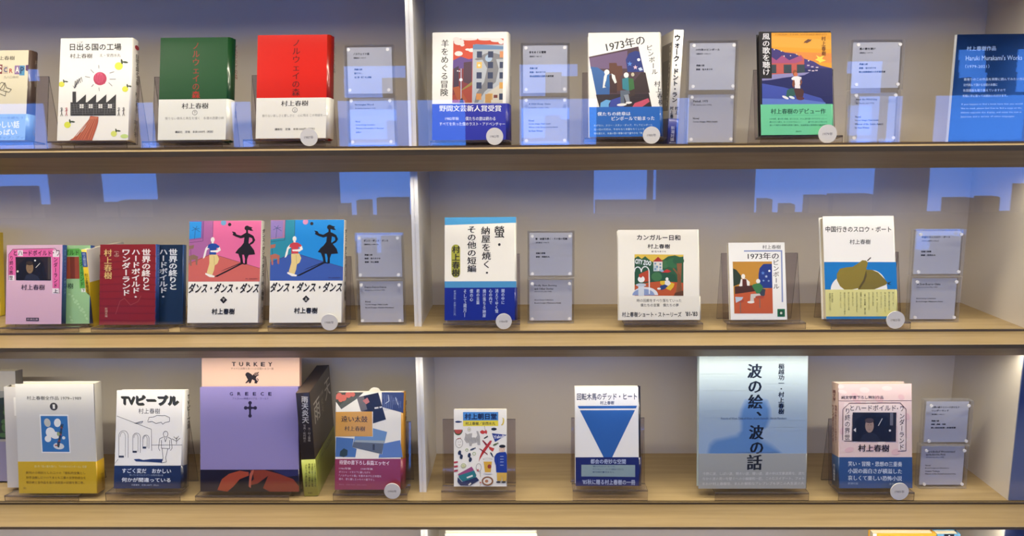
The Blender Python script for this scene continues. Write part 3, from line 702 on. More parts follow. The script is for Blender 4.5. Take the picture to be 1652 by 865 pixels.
def dance(quad, label, wall_, wall2, floor_, shirt, win, frame, chair, lamp, vol, px, T=0.020):
    b = book('M2', quad, 2, T, label, WHITE, 'e6e2da', rnd=0.003)
    a = b.a; (x0, y0), (x1, y1) = quad[0], quad[1]
    X = lambda x: x0 + (x - 58) * (x1 - x0) / 475.0
    dy = y0 - 67
    def P(c, *q): a.p(c, *[X(v) if i % 2 == 0 else v + dy for i, v in enumerate(q)])
    def E(c, cx, cy, rx, ry=None, rot=0): a.e(c, X(cx), cy + dy, rx, ry, rot)
    def L(c, wd, *q): a.l(c, wd, *[X(v) if i % 2 == 0 else v + dy for i, v in enumerate(q)])
    P(wall_, 58, 67, 533, 67, 533, 470, 58, 470); P(wall2, 58, 67, 216, 67, 214, 290, 58, 360); P(floor_, 58, 345, 210, 285, 533, 382, 533, 470, 58, 470)
    P(frame, 58, 67, 152, 67, 150, 185, 58, 196); P(win, 58, 72, 138, 72, 136, 178, 58, 188); L('2a4a70', 3, 92, 188, 98, 120); 
    for d in ((-24, 14), (-18, -10), (10, -16), (26, 0), (30, 22)): L('2a4a70', 3, 98, 120, 98 + d[0], 118 + d[1])
    L('3a2a48', 2, 152, 67, 150, 200, 58, 212); L('3a2a48', 2, 214, 67, 212, 285, 58, 352); L('3a2a48', 2, 212, 285, 533, 382)
    E(lamp, 283, 80, 18, 18); E('2a2028', 324, 92, 11); 
    P(chair, 58, 232, 92, 226, 88, 250, 58, 256); P(chair, 58, 300, 90, 290, 122, 304, 112, 322, 58, 326); P(chair, 62, 322, 76, 322, 78, 365, 68, 365); P(chair, 102, 318, 118, 314, 116, 360, 106, 358); L('3a2a30', 2, 70, 256, 72, 298)
    # walking man, drawn as simple flat shapes
    L('3a3038', 2, 205, 205, 205, 222); E('eeeae6', 214, 192, 13, 17); P('eeeae6', 208, 205, 220, 205, 222, 222, 206, 222)
    P('eeeae6', 186, 228, 168, 248, 158, 285, 152, 318, 162, 312, 170, 296, 176, 262, 196, 246); P('eeeae6', 240, 225, 262, 240, 270, 262, 245, 278, 200, 272, 196, 262, 240, 262, 252, 256, 240, 240)
    P(shirt, 186, 226, 206, 216, 236, 218, 262, 236, 254, 246, 240, 246, 240, 292, 194, 288, 196, 250, 180, 246)
    P('eeeae6', 232, 262, 262, 258, 250, 276, 202, 274, 200, 264)
    P('dfc98a', 194, 292, 246, 290, 260, 320, 250, 350, 232, 362, 228, 395, 216, 430, 180, 412, 196, 350); L('a08848', 2, 226, 300, 230, 358)
    P('eeeae6', 172, 412, 196, 420, 234, 432, 230, 442, 200, 440, 170, 422)
    # dancer silhouette and the shadow between them
    K = '17131a'
    P(K, 232, 436, 400, 352, 412, 345, 418, 352, 250, 438); P(K, 272, 402, 300, 388, 405, 344, 400, 352)
    E(K, 440, 116, 17, 16); P(K, 448, 104, 476, 112, 468, 120, 482, 134, 462, 134, 450, 128); P(K, 434, 130, 446, 130, 448, 150, 434, 150)
    P(K, 340, 138, 362, 142, 372, 158, 400, 166, 434, 146, 456, 152, 484, 168, 496, 196, 484, 216, 462, 228, 458, 218, 478, 202, 476, 184, 456, 176, 452, 218, 420, 218, 424, 178, 400, 184, 366, 172, 344, 160, 350, 152)
    P(K, 420, 214, 452, 214, 470, 236, 490, 262, 498, 290, 440, 294, 400, 290, 366, 280, 384, 254, 404, 236)
    P(K, 386, 284, 412, 290, 420, 345, 438, 358, 404, 352, 400, 320); P(K, 424, 290, 456, 290, 446, 322, 446, 354, 430, 358, 432, 320)
    a.t('M. SASAKI', X(440), 447 + dy, X(516), 456 + dy, '3a2030')
    a.t('ダンス・ダンス・ダンス', X(64), 482 + dy, X(528), 545 + dy, '17161a', 0.035, shear=0.28)
    a.poly([(X(296), 568 + dy), (X(320), 592 + dy), (X(296), 616 + dy), (X(272), 592 + dy)], '17161a'); a.t(vol, X(287), 584 + dy, X(305), 601 + dy, 'ecebe6', 0.02)
    a.t(AUTHOR, X(220), 650 + dy, X(372), 688 + dy, '17161a', 0.03)
    s = b.sp([(x1, y0), (x1 + 30, y0), (x1 + 30, 745), (x1, 745)])
    s.v('ダンス・ダンス・ダンス', x1 + 14, 120, 22, 440, '28262a', 0.03); s.v('村上春樹', x1 + 14, 470, 20, 600, '28262a', 0.02); s.v('講談社', x1 + 14, 640, 18, 720, '3a383c')
    b.done(); return b
b = dance([(58, 67), (533, 66), (540, 744), (57, 746)], 'white hardcover with a pink picture of a walking man and a black dancer', 'e06c9e', 'a8649e', 'c8645e', '1f4aa0', '2a8fdc', '8a5a9c', '8a6a5c', '6aa0c8', '下', 0)
hold(b, 2, 290, 416, 'clear acrylic book stand under the book with the pink dancer picture')
b = dance([(600, 61), (1085, 60), (1092, 743), (600, 745)], 'white hardcover with a blue picture of a walking man and a black dancer', '1f8ada', '2a8aa4', '3a58a8', 'c8404c', '8f7ab8', 'a8789c', 'b06858', 'd08ab0', '上', 0)
hold(b, 2, 431.6, 558, 'clear acrylic book stand under the book with the blue dancer picture')

b = book('S5', [(57, 28), (612, 25), (618, 828), (62, 825)], 2, 0.020, 'cream hardcover with brush lettering, a blue top stripe and deep blue band', 'eeebe2', 'e2dfd6', side='R', rnd=0.003, band=(0.315, '10248c', '0e1c74'))
a = b.a
a.p('4a9bd0', 50, 20, 620, 20, 612, 70, 57, 88); a.r('4a90c4', 50, 522, 620, 575); a.p('eeebe2', 50, 519, 620, 516, 620, 526, 50, 524)
BR = '1e1c1a'
a.v('螢・', 482, 92, 84, 290, BR, 0.01, 0.02); a.v('納屋を焼く・', 374, 98, 72, 492, BR, 0.01, 0.02, dx=14); a.v('その他の短編', 266, 92, 72, 456, BR, 0.01, 0.02, dx=4)
a.e('a8a83c', 144, 275, 34, 36); a.e('a8a83c', 146, 458, 34, 36); a.p('a8a83c', 110, 275, 178, 275, 180, 458, 112, 458); a.v(AUTHOR, 146, 248, 62, 488, BR, 0.02, 0.02)
bb = b.b
for tx, cx, y1 in (('闇の中に', 512, 705), ('消えてゆく螢', 464, 772), ('心の内で', 416, 705), ('焼け落ちる納屋', 368, 805), ('君の言葉', 318, 705), ('僕の心', 268, 680), ('そして歳月―', 219, 800)): bb.v(tx, cx, 585, 27, y1, 'c8d4ee', 0.0, 0.02)
bb.v('新潮社版・定価九八〇円', 140, 592, 17, 790, 'a8b8de')
b.done(); hold(b, 2, 715, 839, 'clear acrylic book stand under the cream book with brush lettering')

b = book('S6', [(65, 37), (770, 25), (788, 818), (72, 820)], 2, 0.018, 'squarish white book with a small colourful zoo park picture', 'efece2', 'e2ded2', side='R', rnd=0.002, band=(0.262, 'ebe8de', 'ddd9cc'))
a = b.a
a.t('カンガルー日和', 230, 76, 606, 122, '201e1c', 0.025); a.t(AUTHOR, 322, 156, 516, 194, '201e1c', 0.02); a.t('絵 佐々木マキ', 356, 212, 482, 228, '3a3836', 0.01)
a.r('d8b84a', 208, 246, 634, 606); a.p('2f5a3c', 208, 280, 240, 262, 270, 285, 300, 262, 345, 300, 380, 320, 460, 290, 500, 262, 560, 252, 600, 266, 634, 262, 634, 510, 208, 510)
a.p('24503a', 208, 320, 300, 300, 345, 330, 400, 390, 480, 400, 560, 420, 600, 510, 208, 510); a.p('b8552c', 208, 512, 330, 490, 450, 478, 634, 492, 634, 606, 208, 606)
a.p('b04428', 245, 420, 330, 380, 345, 480, 250, 490)
a.e('3f7048', 400, 440, 46, 40); a.e('3f7048', 470, 330, 40, 34); a.e('356a44', 545, 320, 60, 44); a.e('2d5c40', 590, 300, 50, 36)
a.t('CITY ZOO', 214, 296, 352, 334, 'dfe6ee', 0.05, rot=8)
a.r('dcd8d2', 372, 306, 450, 390); a.p('a83228', 366, 308, 412, 266, 458, 308); a.r('b8c4cc', 372, 340, 410, 392)
for x, y in ((380, 318), (396, 345), (424, 322), (424, 350), (380, 365)): a.r('6a8cb0', x, y, x + 16, y + 16)
a.p('b83430', 440, 402, 490, 374, 530, 392, 500, 404); a.e('8fb0d0', 440, 385, 22, 10, 20)
a.p('8a5a38', 575, 322, 620, 320, 612, 480, 630, 600, 560, 604, 582, 480, 580, 420, 540, 370, 548, 362, 582, 400); a.p('5a3a24', 560, 580, 634, 560, 634, 606, 550, 606)
for k in range(4): a.l('6a4228', 3, 588 + k * 7, 400 + k * 10, 584 + k * 9, 580)
a.e('d8dce4', 300, 600, 112, 70, 0, 24, 180, 360); a.e('8a9cc8', 285, 602, 96, 56, 0, 24, 180, 360); a.r('ccd4e0', 240, 520, 290, 606); a.e('b8c4d4', 264, 512, 44, 14); a.e('e6e8ea', 266, 462, 30, 28); a.e('b83830', 262, 440, 14, 8)
a.o('e6eaee', 9, 236, 400, 30, 44, a0=180, a1=360); a.o('e6eaee', 9, 300, 400, 34, 48, a0=180, a1=360); a.l('e6eaee', 9, 334, 395, 336, 590)
a.p('d8b430', 430, 478, 480, 474, 556, 500, 546, 530, 520, 560, 490, 548, 430, 500); a.e('e4e4e2', 490, 460, 13, 15); a.p('dcdce0', 472, 476, 508, 472, 524, 500, 500, 520, 470, 510); a.p('28407c', 430, 520, 470, 506, 500, 520, 470, 546, 440, 556, 424, 548); a.e('e4e4e2', 420, 544, 16, 9)
b.b.t('時の回廊をすべり落ちていった', 226, 634, 616, 662, '6a6a66', 0.01); b.b.t('僕たちの言葉　僕たちの夢', 258, 674, 592, 702, '6a6a66', 0.01)
b.b.t('村上春樹ショート・ストーリーズ', 98, 748, 616, 792, '201e1c', 0.02); b.b.t("'81-'83", 652, 746, 756, 784, '201e1c', 0.03)
b.done(); hold(b, 2, 1007, 1134, 'clear acrylic book stand under the squarish white book')

b = book('M4', [(852, 212), (1222, 212), (1234, 724), (852, 725)], 2, 0.011, 'small white paperback with an orange bar scene and blue rule', 'f0f0ee', 'dfe2e6', side='R', rnd=0.001, hard=False, lean=16)
a = b.a
a.t(AUTHOR, 1076, 228, 1196, 254, '33363c', 0.0, 0.02); a.r('8a98c4', 954, 262, 1196, 271); a.r('8a98c4', 1196, 262, 1206, 606)
a.t('1973年の', 978, 278, 1182, 322, '26282e', 0.0, 0.03); a.v('ピンボール', 1162, 322, 42, 520, '26282e', 0.0, 0.02)
a.r('c08a34', 877, 336, 1136, 682); a.p('2c3a2c', 877, 380, 900, 390, 930, 430, 930, 480, 877, 500); a.r('243a86', 1046, 352, 1136, 512); a.p('c08a34', 1040, 345, 1080, 352, 1054, 380, 1046, 420, 1040, 420)
a.e('e4e4e4', 1118, 398, 7); star(a, 1075, 412, 14, '5a80c8'); star(a, 1097, 435, 11, 'b8c4dc'); star(a, 1078, 462, 9, '7a9ad0'); star(a, 1112, 464, 9, '8aa0d0')
a.p('4a2a22', 885, 500, 1040, 490, 1040, 530, 885, 552); a.p('c05a34', 880, 552, 1040, 530, 1136, 510, 1136, 682, 880, 682)
a.e(W1, 944, 434, 13, 16); a.p(W1, 928, 452, 960, 448, 986, 470, 984, 496, 960, 495, 920, 500, 914, 496, 922, 478); a.p('5a2c24', 938, 450, 964, 452, 968, 496, 936, 498)
a.e(W1, 1042, 466, 14, 15); a.p('3c7a48', 1010, 486, 1050, 478, 1072, 500, 1070, 548, 1030, 548, 1000, 498); a.p('3a4250', 1072, 515, 1090, 520, 1084, 560, 1050, 584, 1040, 560)
a.p('ccc8c4', 990, 552, 1050, 548, 1060, 565, 1010, 580, 1012, 606, 985, 606); a.e(W1, 990, 606, 24, 8); a.e('a84a34', 1050, 572, 30, 10); a.l('7a6a60', 6, 1050, 580, 1050, 645); a.e('a84a34', 918, 596, 26, 14); a.l('7a6a60', 6, 920, 606, 918, 678); a.p('b8c8dc', 886, 570, 940, 572, 930, 590, 890, 610)
a.r('1f6a44', 1166, 652, 1216, 704); a.r('0e3a28', 1176, 664, 1206, 696); a.r('cfd8c8', 1184, 672, 1198, 688)
b.done(); hold(b, 2, 1173, 1300, 'clear acrylic book stand under the small paperback with the bar scene', lean=16)

b = book('M5', [(115, 38), (590, 33), (613, 720), (130, 720)], 2, 0.020, 'white book with an olive pear on blue and a pale yellow band', 'f2f1ee', 'e8e6e0', side='R', rnd=0.003, band=(0.285, 'dcd890', 'ccc880'), pages=mat('e9dfc2', 0.8))
a = b.a
a.t('中国行きのスロウ・ボート', 134, 104, 568, 142, '242424', 0.02); a.t(AUTHOR, 292, 190, 430, 222, '242424', 0.01)
a.r('1a78c4', 100, 340, 620, 530)
a.e('e9e9e8', 260, 524, 96, 90, 0, 24, 180, 360); a.e('e9e9e8', 440, 524, 100, 130, 0, 24, 180, 360)
a.p('7c6e28', 345, 524, 345, 415, 390, 390, 440, 392, 480, 410, 520, 450, 542, 478, 530, 492, 490, 508, 450, 524)
a.p('8a7a2c', 255, 524, 225, 500, 205, 460, 205, 420, 225, 385, 270, 375, 310, 372, 345, 350, 375, 328, 400, 330, 412, 346, 402, 380, 400, 420, 380, 470, 345, 515, 300, 524)
a.p('564a24', 400, 392, 404, 430, 390, 470, 355, 522, 352, 505, 380, 460, 392, 420); a.l('3a3018', 7, 408, 332, 432, 310); a.p('2a3a34', 540, 478, 570, 470, 552, 484, 570, 492, 545, 490)
bb = b.b
for i, tx in enumerate(['敷いてよく、まこ', '無いあたりと読み返すのあ', '今も忘れたまいと。', 'えっ、アスペンシュティン', 'そこへ　あ　つづられ人に', 'ものと言うように彼女の', '小さく向けたところのに', '（第一作品集　第三回', '短篇集）大切にまとめた', 'おもかげ立ちのぼるかと', 'あまりに遠くむかしのよ', '新しい人たちにおくる集', '彼女はここに立って居る', 'そしてまた、ここへ']):
    bb.v(tx, 578 - i * 27, 540, 13, 540 + 150 * (0.62 + 0.38 * ((i * 7) % 5) / 4), '5a5a34')
bb.v('中央公論社', 172, 545, 12, 610, '5a5a34'); bb.v('定価九八〇円', 156, 545, 12, 665, '5a5a34'); bb.r('2878b8', 100, 703, 640, 730)
b.done(); hold(b, 2, 1341, 1469, 'clear acrylic book stand under the white book with the pear')

# ---- bottom row
b = book(None, [(-105, 600), (28, 598), (26, 786), (-108, 787)], 3, 0.022, 'grey-beige book with a leafy green photo at the left edge of the bottom shelf', 'b3ad9e', '9a9486', lean=8, y=0.085, rough=0.4, z=ZS[3] + 0.0036)
a = b.a
a.r('2c3420', -105, 632, 28, 714); a.p('8a8a80', -105, 632, -105, 660, 28, 640, 28, 632)
for k in range(40): a.e(('50703a', '3a5a2c', '6a8a4a', '8a9a6a')[k % 4], -95 + (k * 29) % 118, 655 + (k * 17) % 56, 7, 4, k * 25)
a.r('9a94b0', -105, 718, 28, 787); b.done()

b = book('B1', [(35, 206), (470, 204), (462, 782), (25, 784)], 3, 0.022, 'pale grey box tucked behind the grey slipcase with yellow band', 'cfccc8', 'c6c3be', lean=7, y=0.047, side='L', rnd=0.001, z=ZS[3] + 0.0087)
b.a.r('eeece6', 88, 265, 110, 370); b.done()
bt2 = b
b = book('B1', [(100, 190), (545, 187), (525, 797), (92, 800)], 3, 0.025, 'pale grey slipcase with a blue picture panel and mustard yellow band', 'd6d5d0', 'c8c4ba', rnd=0.001, lean=7, band=(0.293, 'd9b41c', 'c79f14'), y=0.019, z=ZS[3] + 0.0105)
a = b.a
a.t('村上春樹全作品 1979~1989', 162, 258, 468, 280, '4a4a44', 0.01); a.e('3c3a38', 311, 317, 22); a.t('1', 305, 305, 318, 329, 'e8e8e4')
a.r('eef0f2', 228, 362, 390, 576); a.r('3a78bc', 234, 370, 384, 570)
for x, y, rx, ry, c, ro in ((270, 408, 18, 24, 'c8c8c0', -10), (326, 408, 19, 24, 'eef0f0', 10), (284, 462, 26, 28, 'f0f2f2', 0), (310, 478, 26, 20, 'f0f2f2', 0), (268, 498, 18, 18, 'f0f2f2', 20), (326, 538, 30, 18, 'e4e6e6', 5), (356, 492, 9, 9, 'e8ecee', 0)): a.e(c, x, y, rx, ry, ro)
for k in range(14): a.e(('2a4a70', '3a4a4c', '8a4a48', '24406a')[k % 4], 352 - k * 2.2, 420 + k * 9, 9, 6, k * 33)
a.e('9aac7c', 328, 470, 8, 12); a.e('b8583c', 312, 534, 8, 4)
bb = b.b
bb.para([('第1作『風の歌を聴け』『1973年のピンボール』収録', .92)], 185, 644, 500, 668, 'e8d890'); bb.para([('新刊の小特別とした二つの「極私的全集とし', 1), ('好手法倒しについてまとも二章の文学的成立を', 1), ('明示統と全作品を自ら決定版の記録を第二巻、', 0.97)], 136, 678, 466, 758, '8a6a12'); bb.t('講談社', 118, 764, 134, 776, '8a6a12')
s = b.sp([(545, 187), (574, 188), (570, 790), (525, 797)], 'band'); s.v('村上春樹全作品', 556, 650, 14, 770, '8a6a12')
b.done()
stand(3, 7, 126, 0.062, 7, 'clear acrylic book stand under the grey slipcase with yellow band', hf=0.0107)

b = book('B1', [(652, 226), (1030, 222), (1024, 771), (637, 775)], 3, 0.020, 'white hardcover with a line drawing of arches and a navy band', 'f0efec', 'e6e5e2', rnd=0.004, band=(0.232, '14244a', '0f1c3c'))
a = b.a
a.t('TVピープル', 680, 256, 996, 308, '3e3e22', 0.05); a.t('TVピープル', 676, 252, 990, 303, '2c2c24', 0.045); a.t(AUTHOR, 772, 324, 892, 354, '303030')
G = '5c5c5c'
a.l(G, 2.5, 652, 368, 845, 440, 848, 560); a.l(G, 2.5, 848, 528, 1018, 526)
for x, y0, wd, y1 in ((664, 452, 52, 600), (742, 464, 42, 572), (798, 474, 34, 548)):
    a.o(G, 2.5, x + wd / 2, y0 + wd * .5, wd / 2, wd * .55, a0=180, a1=360); a.l(G, 2.5, x, y0 + wd * .5, x, y1); a.l(G, 2.5, x + wd, y0 + wd * .5, x + wd, y1); a.o(G, 2, x + wd * .42, y0 + wd * .6, wd * .28, wd * .5, a0=180, a1=360); a.l(G, 2, x + wd * .7, y0 + wd * .6, x + wd * .7, y1 - 5); a.r('2a2a30', x, y1 - 11, x + wd * .55, y1)
a.l(G, 2.5, 640, 635, 660, 610)
a.l(G, 2.5, 824, 396, 832, 374, 856, 372, 876, 362, 905, 364, 920, 362, 946, 374, 946, 396, 920, 402, 908, 412, 900, 400, 870, 408, 850, 396, 824, 400)
a.l(G, 2.5, 752, 408, 776, 400, 798, 396, 790, 406, 752, 408); a.l(G, 2.5, 960, 492, 986, 505, 1006, 488); a.l(G, 2.5, 986, 522, 986, 482); a.l(G, 2.5, 970, 480, 986, 494, 998, 476)
a.o(G, 2.5, 925, 466, 13, 16); a.l(G, 2.5, 914, 482, 892, 492, 886, 545, 894, 560); a.l(G, 2.5, 936, 482, 956, 492, 962, 545, 952, 558); a.l(G, 2.5, 902, 500, 902, 545, 948, 548, 948, 500); a.l(G, 2.5, 918, 484, 924, 510, 932, 484); a.l(G, 2.5, 906, 546, 912, 600, 905, 622); a.l(G, 2.5, 938, 548, 926, 600, 932, 622, 900, 628)
a.p('1c2c5a', 748, 608, 778, 606, 800, 612, 850, 606, 912, 606, 905, 626, 830, 622, 760, 620)
b.b.t('すごく変だ　おかしい', 684, 660, 958, 686, 'e6eaf0', 0.02); b.b.t('何かが間違っている', 682, 712, 956, 736, 'e6eaf0', 0.02); b.b.t('眠っているうちにやってくる奇妙な侵入者', 726, 692, 914, 702, 'a8b4c8'); b.b.t('文藝春秋　定価1000円（税込）', 736, 748, 890, 758, 'a8b4c8')
b.sp([(1030, 222), (1048, 226), (1040, 772), (1024, 771)]).v('TVピープル', 1040, 250, 12, 465, '2c2c24', 0.03)
b.done(); hold(b, 3, 170, 290, 'clear acrylic book stand under the white book with the line drawing of arches')

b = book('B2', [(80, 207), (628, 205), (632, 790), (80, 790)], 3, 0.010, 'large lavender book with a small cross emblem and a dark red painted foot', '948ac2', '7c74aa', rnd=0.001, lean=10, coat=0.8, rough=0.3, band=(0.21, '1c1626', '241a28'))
a = b.a
a.t('GREECE', 246, 236, 476, 252, '2a2240', 0.03) if False else None
for i, ch in enumerate('GREECE'): a.t(ch, 246 + i * 43, 235, 262 + i * 43, 253, '2a2240', 0.03, 0.02)
a.t('アトス――神様のリアル・ワールド', 260, 264, 462, 276, '4a3f70')
a.l('2a2036', 11, 358, 292, 358, 366); a.l('2a2036', 11, 330, 322, 390, 322)
for x, y in ((358, 294), (358, 366), (334, 322), (387, 322)): a.e('2a2036', x, y, 10)
a.e('2a2036', 358, 322, 11)
bb = b.b
bb.p('a8482c', 175, 780, 200, 720, 240, 690, 300, 672, 350, 680, 352, 720, 330, 745, 260, 765, 230, 790); bb.p('8a3a24', 360, 670, 440, 668, 520, 690, 600, 720, 632, 760, 632, 790, 390, 790, 352, 750, 370, 710)
bb.p('2c2c5c', 480, 668, 628, 668, 630, 700, 560, 706); bb.p('120e16', 240, 790, 300, 720, 350, 700, 375, 690, 380, 720, 330, 760, 400, 745, 460, 700, 430, 770, 470, 790); bb.p('b8604a', 350, 760, 356, 690, 372, 668, 380, 668, 366, 720, 362, 770)
b.done(); bv = b
hold(b, 3, 314.5, 465.6, 'wide clear acrylic book stand under the lavender and salmon books', lean=10, extra=0.0135, hb=0.13)
oV = bv.o + Vector((0, 0.0118, -0.0021))
b = book('B2', [(90, 42), (636, 37), (640, 790), (90, 790)], 3, 0.012, 'taller salmon pink book with a winged lion emblem behind the lavender one', 'e2bda6', 'cfa48e', rnd=0.001, lean=10, y=oV.y, z=oV.z)
a = b.a
for i, ch in enumerate('TURKEY'): a.t(ch, 258 + i * 40.5, 68, 278 + i * 40.5, 90, '3a2c26', 0.03, 0.03)
a.t('チャイと兵隊と羊――21日間トルコ一周', 252, 98, 488, 110, '5a4438')
K = '241c1a'
a.p(K, 336, 140, 348, 128, 362, 132, 372, 142, 384, 128, 408, 122, 402, 134, 408, 140, 394, 148, 390, 160, 400, 176, 396, 188, 382, 186, 384, 172, 370, 164, 362, 186, 350, 186, 352, 176, 340, 186, 330, 186, 346, 166, 338, 152)
a.e(K, 346, 138, 14, 13); a.l(K, 4, 394, 160, 404, 164, 400, 178); a.l('efc4a8', 2, 380, 136, 400, 128); a.l('efc4a8', 2, 384, 142, 402, 136)
b.done()

psi = 92.0; ww = 0.168; wT = 0.0245
p0 = Vector((-0.3886, 0.0280, ZS[3] + 0.0013))
b = book(None, [(0, 0), (1, 0), (1, 1), (0, 1)], 3, wT, 'dark brown slipcase standing spine-out at an angle with white lettering and lime band', '42362e', '2a2220', side='L', rnd=0.0008, lean=1.5, yaw=psi, pages=mat('3a302a', 0.7),
         dims=(ww, 0.197), at=(p0.x + ww / 2 * math.cos(R(psi)), p0.y + ww / 2 * math.sin(R(psi)), p0.z), band=(0.36, 'a4ac4c', 'b4bc54'))
b.cover.box(-ww / 2 + 0.0005, 0.0005, 0.1955, ww / 2, wT - 0.0005, 0.197, mat('4a3e36', 0.5))
SQ = [(612, 250), (690, 240), (735, 820), (660, 822)]
s = b.sp(SQ); s.v('雨天炎天', 662, 262, 40, 418, 'e2ded6', 0.03, dx=6); s.v('文・村上春樹', 688, 440, 16, 520, 'b8b0a4', 0.01); s.v('写真・松村映三', 662, 424, 16, 524, 'b8b0a4', 0.01)
s = b.sp(SQ, 'band')
for i, tx in enumerate(('突然すさまじい雨だった', '女人禁制のギリシャ正教の聖地', '苛酷で長い放浪の旅', 'ふたつの旅の記録')): s.v(tx, 722 - i * 17, 640, 12, 770, '3a3c1c', 0.01)
s.t('新潮社', 682, 798, 706, 808, '3a3c1c')
b.a.h = homography([(0, 0), (100, 0), (100, 100), (0, 100)]); b.a.v('雨', 26, 12, 30, 36, 'c9c3b8', 0.0, 0.02); b.a.v('天', 82, 8, 30, 30, 'c9c3b8', 0.0, 0.02); b.a.t('村上春樹', 42, 14, 60, 18, 'a8a094'); b.a.v('炎天', 52, 20, 12, 36, '8a8274')
b.b.h = b.a.h; b.b.t('ギリシャ・トルコ辺境紀行', 8, 68, 90, 74, '4a4c22')
b.done()

b = book('S8', [(52, 66), (585, 58), (580, 812), (55, 825)], 3, 0.026, 'hardcover with scattered tilted travel photos and a crimson band', 'e9e6dc', 'c8902c', rnd=0.005, band=(0.315, '8a2a44', '7a2238'))
a = b.a
a.p('4a4a3a', 52, 66, 270, 64, 212, 120, 96, 200, 52, 140); 
for x, y, r_ in ((78, 92, 22), (110, 110, 26), (150, 85, 24), (185, 82, 18), (90, 125, 18), (62, 108, 16)): a.e('c86a58', x, y, r_)
a.p('5a5c50', 96, 200, 212, 120, 240, 90, 150, 110, 80, 170)
a.p('1c1818', 215, 105, 385, 64, 446, 275, 345, 308, 345, 215, 255, 215); a.p('6a6460', 216, 106, 270, 92, 300, 200, 250, 214); a.p('b87068', 262, 130, 300, 105, 318, 140, 290, 158); a.p('d8d4d0', 356, 182, 386, 177, 388, 189, 358, 194); a.p('d8d4d0', 394, 176, 414, 172, 416, 182, 396, 187)
a.p('36406a', 412, 62, 585, 60, 580, 222, 415, 178)
for k in range(22): a.l('7a84a4', 2.5, 420 + (k * 41) % 150, 75 + (k * 23) % 90, 424 + (k * 41) % 150, 115 + (k * 23) % 95)
a.l('d0d4dc', 4, 462, 80, 470, 130, 440, 150); a.l('d0d4dc', 4, 520, 100, 540, 160)
a.p('6a8cb8', 345, 345, 455, 372, 415, 545, 185, 495, 205, 412, 345, 412); a.p('5a6068', 196, 455, 430, 460, 415, 545, 185, 495); a.p('9aa4a8', 210, 440, 436, 440, 432, 462, 200, 455); a.r('2c2c30', 344, 470, 360, 515)
a.p('4a6ea8', 58, 420, 196, 428, 185, 495, 220, 508, 210, 572, 55, 572); a.p('2a3a34', 88, 565, 92, 530, 120, 505, 150, 520, 148, 560, 120, 574)
a.p('5a78b4', 430, 462, 556, 434, 575, 565, 390, 572, 395, 545, 418, 545)
a.p('cf9a38', 52, 222, 338, 214, 342, 408, 52, 414); a.t('遠い太鼓', 98, 252, 302, 300, '2a201a', 0.0, 0.05); a.t(AUTHOR, 124, 332, 284, 370, '2a201a', 0.0, 0.04)
bb = b.b
bb.t('待望の書下ろし長篇エッセイ', 88, 596, 472, 630, 'ecdce0', 0.0, 0.05)
bb.para([('1986年秋　　　1989年秋', .8), ('ギリシャ・イタリアに暮しながら', .74), ('『ノルウェイの森』を書きあげた三年間を', 1), ('綴る、旅と暮しエッセイの書下ろし', .84)], 86, 652, 412, 760, 'd8c0c8', 0.005, 0.62); bb.t('講談社　定価1450円（本体1408円）', 86, 778, 300, 788, 'a86a7c')
s = b.sp([(585, 58), (620, 64), (615, 805), (580, 812)]); s.v('遠い太鼓', 604, 130, 22, 290, '5a3a18', 0.02); s.v('村上春樹', 604, 360, 20, 480, '5a3a18', 0.01)
b.done(); hold(b, 3, 537, 657, 'clear acrylic book stand under the book with the crimson band')
# small round white tab that peeks out above it
p = unY(605.7, 634, 0.098); mb = MB(); mb.cyl((0, 0.0), 0.0125, -0.0012, 0.0012, mat('e9e8e2', 0.4)); mb.box(-0.006, -0.0012, -0.03, 0.006, 0.0012, 0.004, mat('e9e8e2', 0.4))
bt = mb.build('round_tab'); bt.location = (p.x, b.o.y + b.T + 0.0095 + (p.z - b.o.z) * math.tan(R(14)) - 0.004, p.z); bt.rotation_euler = (-R(14), 0, 0)
tag(bt, 'small round white tab peeking above the book with scattered travel photos', 'tab')

b = book('S7', [(100, 62), (590, 62), (594, 780), (98, 778)], 3, 0.012, 'small white paperback covered with little cartoon drawings and a blue title box', 'f0eee9', 'd8d6d2', rnd=0.001, hard=False, lean=13)
a = b.a
a.r('4a88cc', 185, 86, 512, 164); a.t('村上朝日堂', 202, 100, 496, 154, '12204a', 0.04); a.r('e8d83c', 185, 164, 512, 216); a.t('村上春樹／安西水丸', 208, 178, 484, 206, '3a3a1c', 0.02)
a.e('2a3a6a', 140, 176, 28, 9); a.p('2a3a6a', 160, 176, 172, 168, 172, 184); a.e('e0c850', 550, 175, 17, 36, 10); a.e('f0eee9', 541, 172, 13, 32, 10)
a.e('3a5a2c', 140, 250, 42, 50, 0, 20, 0, 180); a.e('b84a3a', 140, 248, 36, 40, 0, 20, 0, 180); a.o('8a8a5a', 3, 242, 248, 14, 18); a.e('c8c870', 242, 248, 7, 9)
CT = 'b0aeac'; a.p(CT, 196, 340, 206, 300, 205, 278, 226, 292, 244, 284, 270, 282, 266, 320, 305, 322, 318, 300, 308, 262, 325, 262, 342, 310, 345, 392, 320, 392, 315, 368, 270, 378, 262, 402, 245, 402, 240, 372, 215, 372)
for k in range(16): a.l('8c8a88', 2, 212 + k * 8, 318 + (k % 3) * 8, 218 + k * 8, 350 + (k % 4) * 6)
a.p('c84038', 340, 268, 362, 252, 384, 262, 398, 248, 410, 268, 404, 292, 388, 280, 370, 290, 352, 284); a.l('2a2a2a', 3, 384, 216, 390, 250); a.e('20242c', 472, 244, 26, 13); a.p('2a3c8c', 452, 282, 596, 298, 482, 364); a.t('Yakult', 470, 300, 572, 328, 'e8e8ee', 0.03, rot=-6)
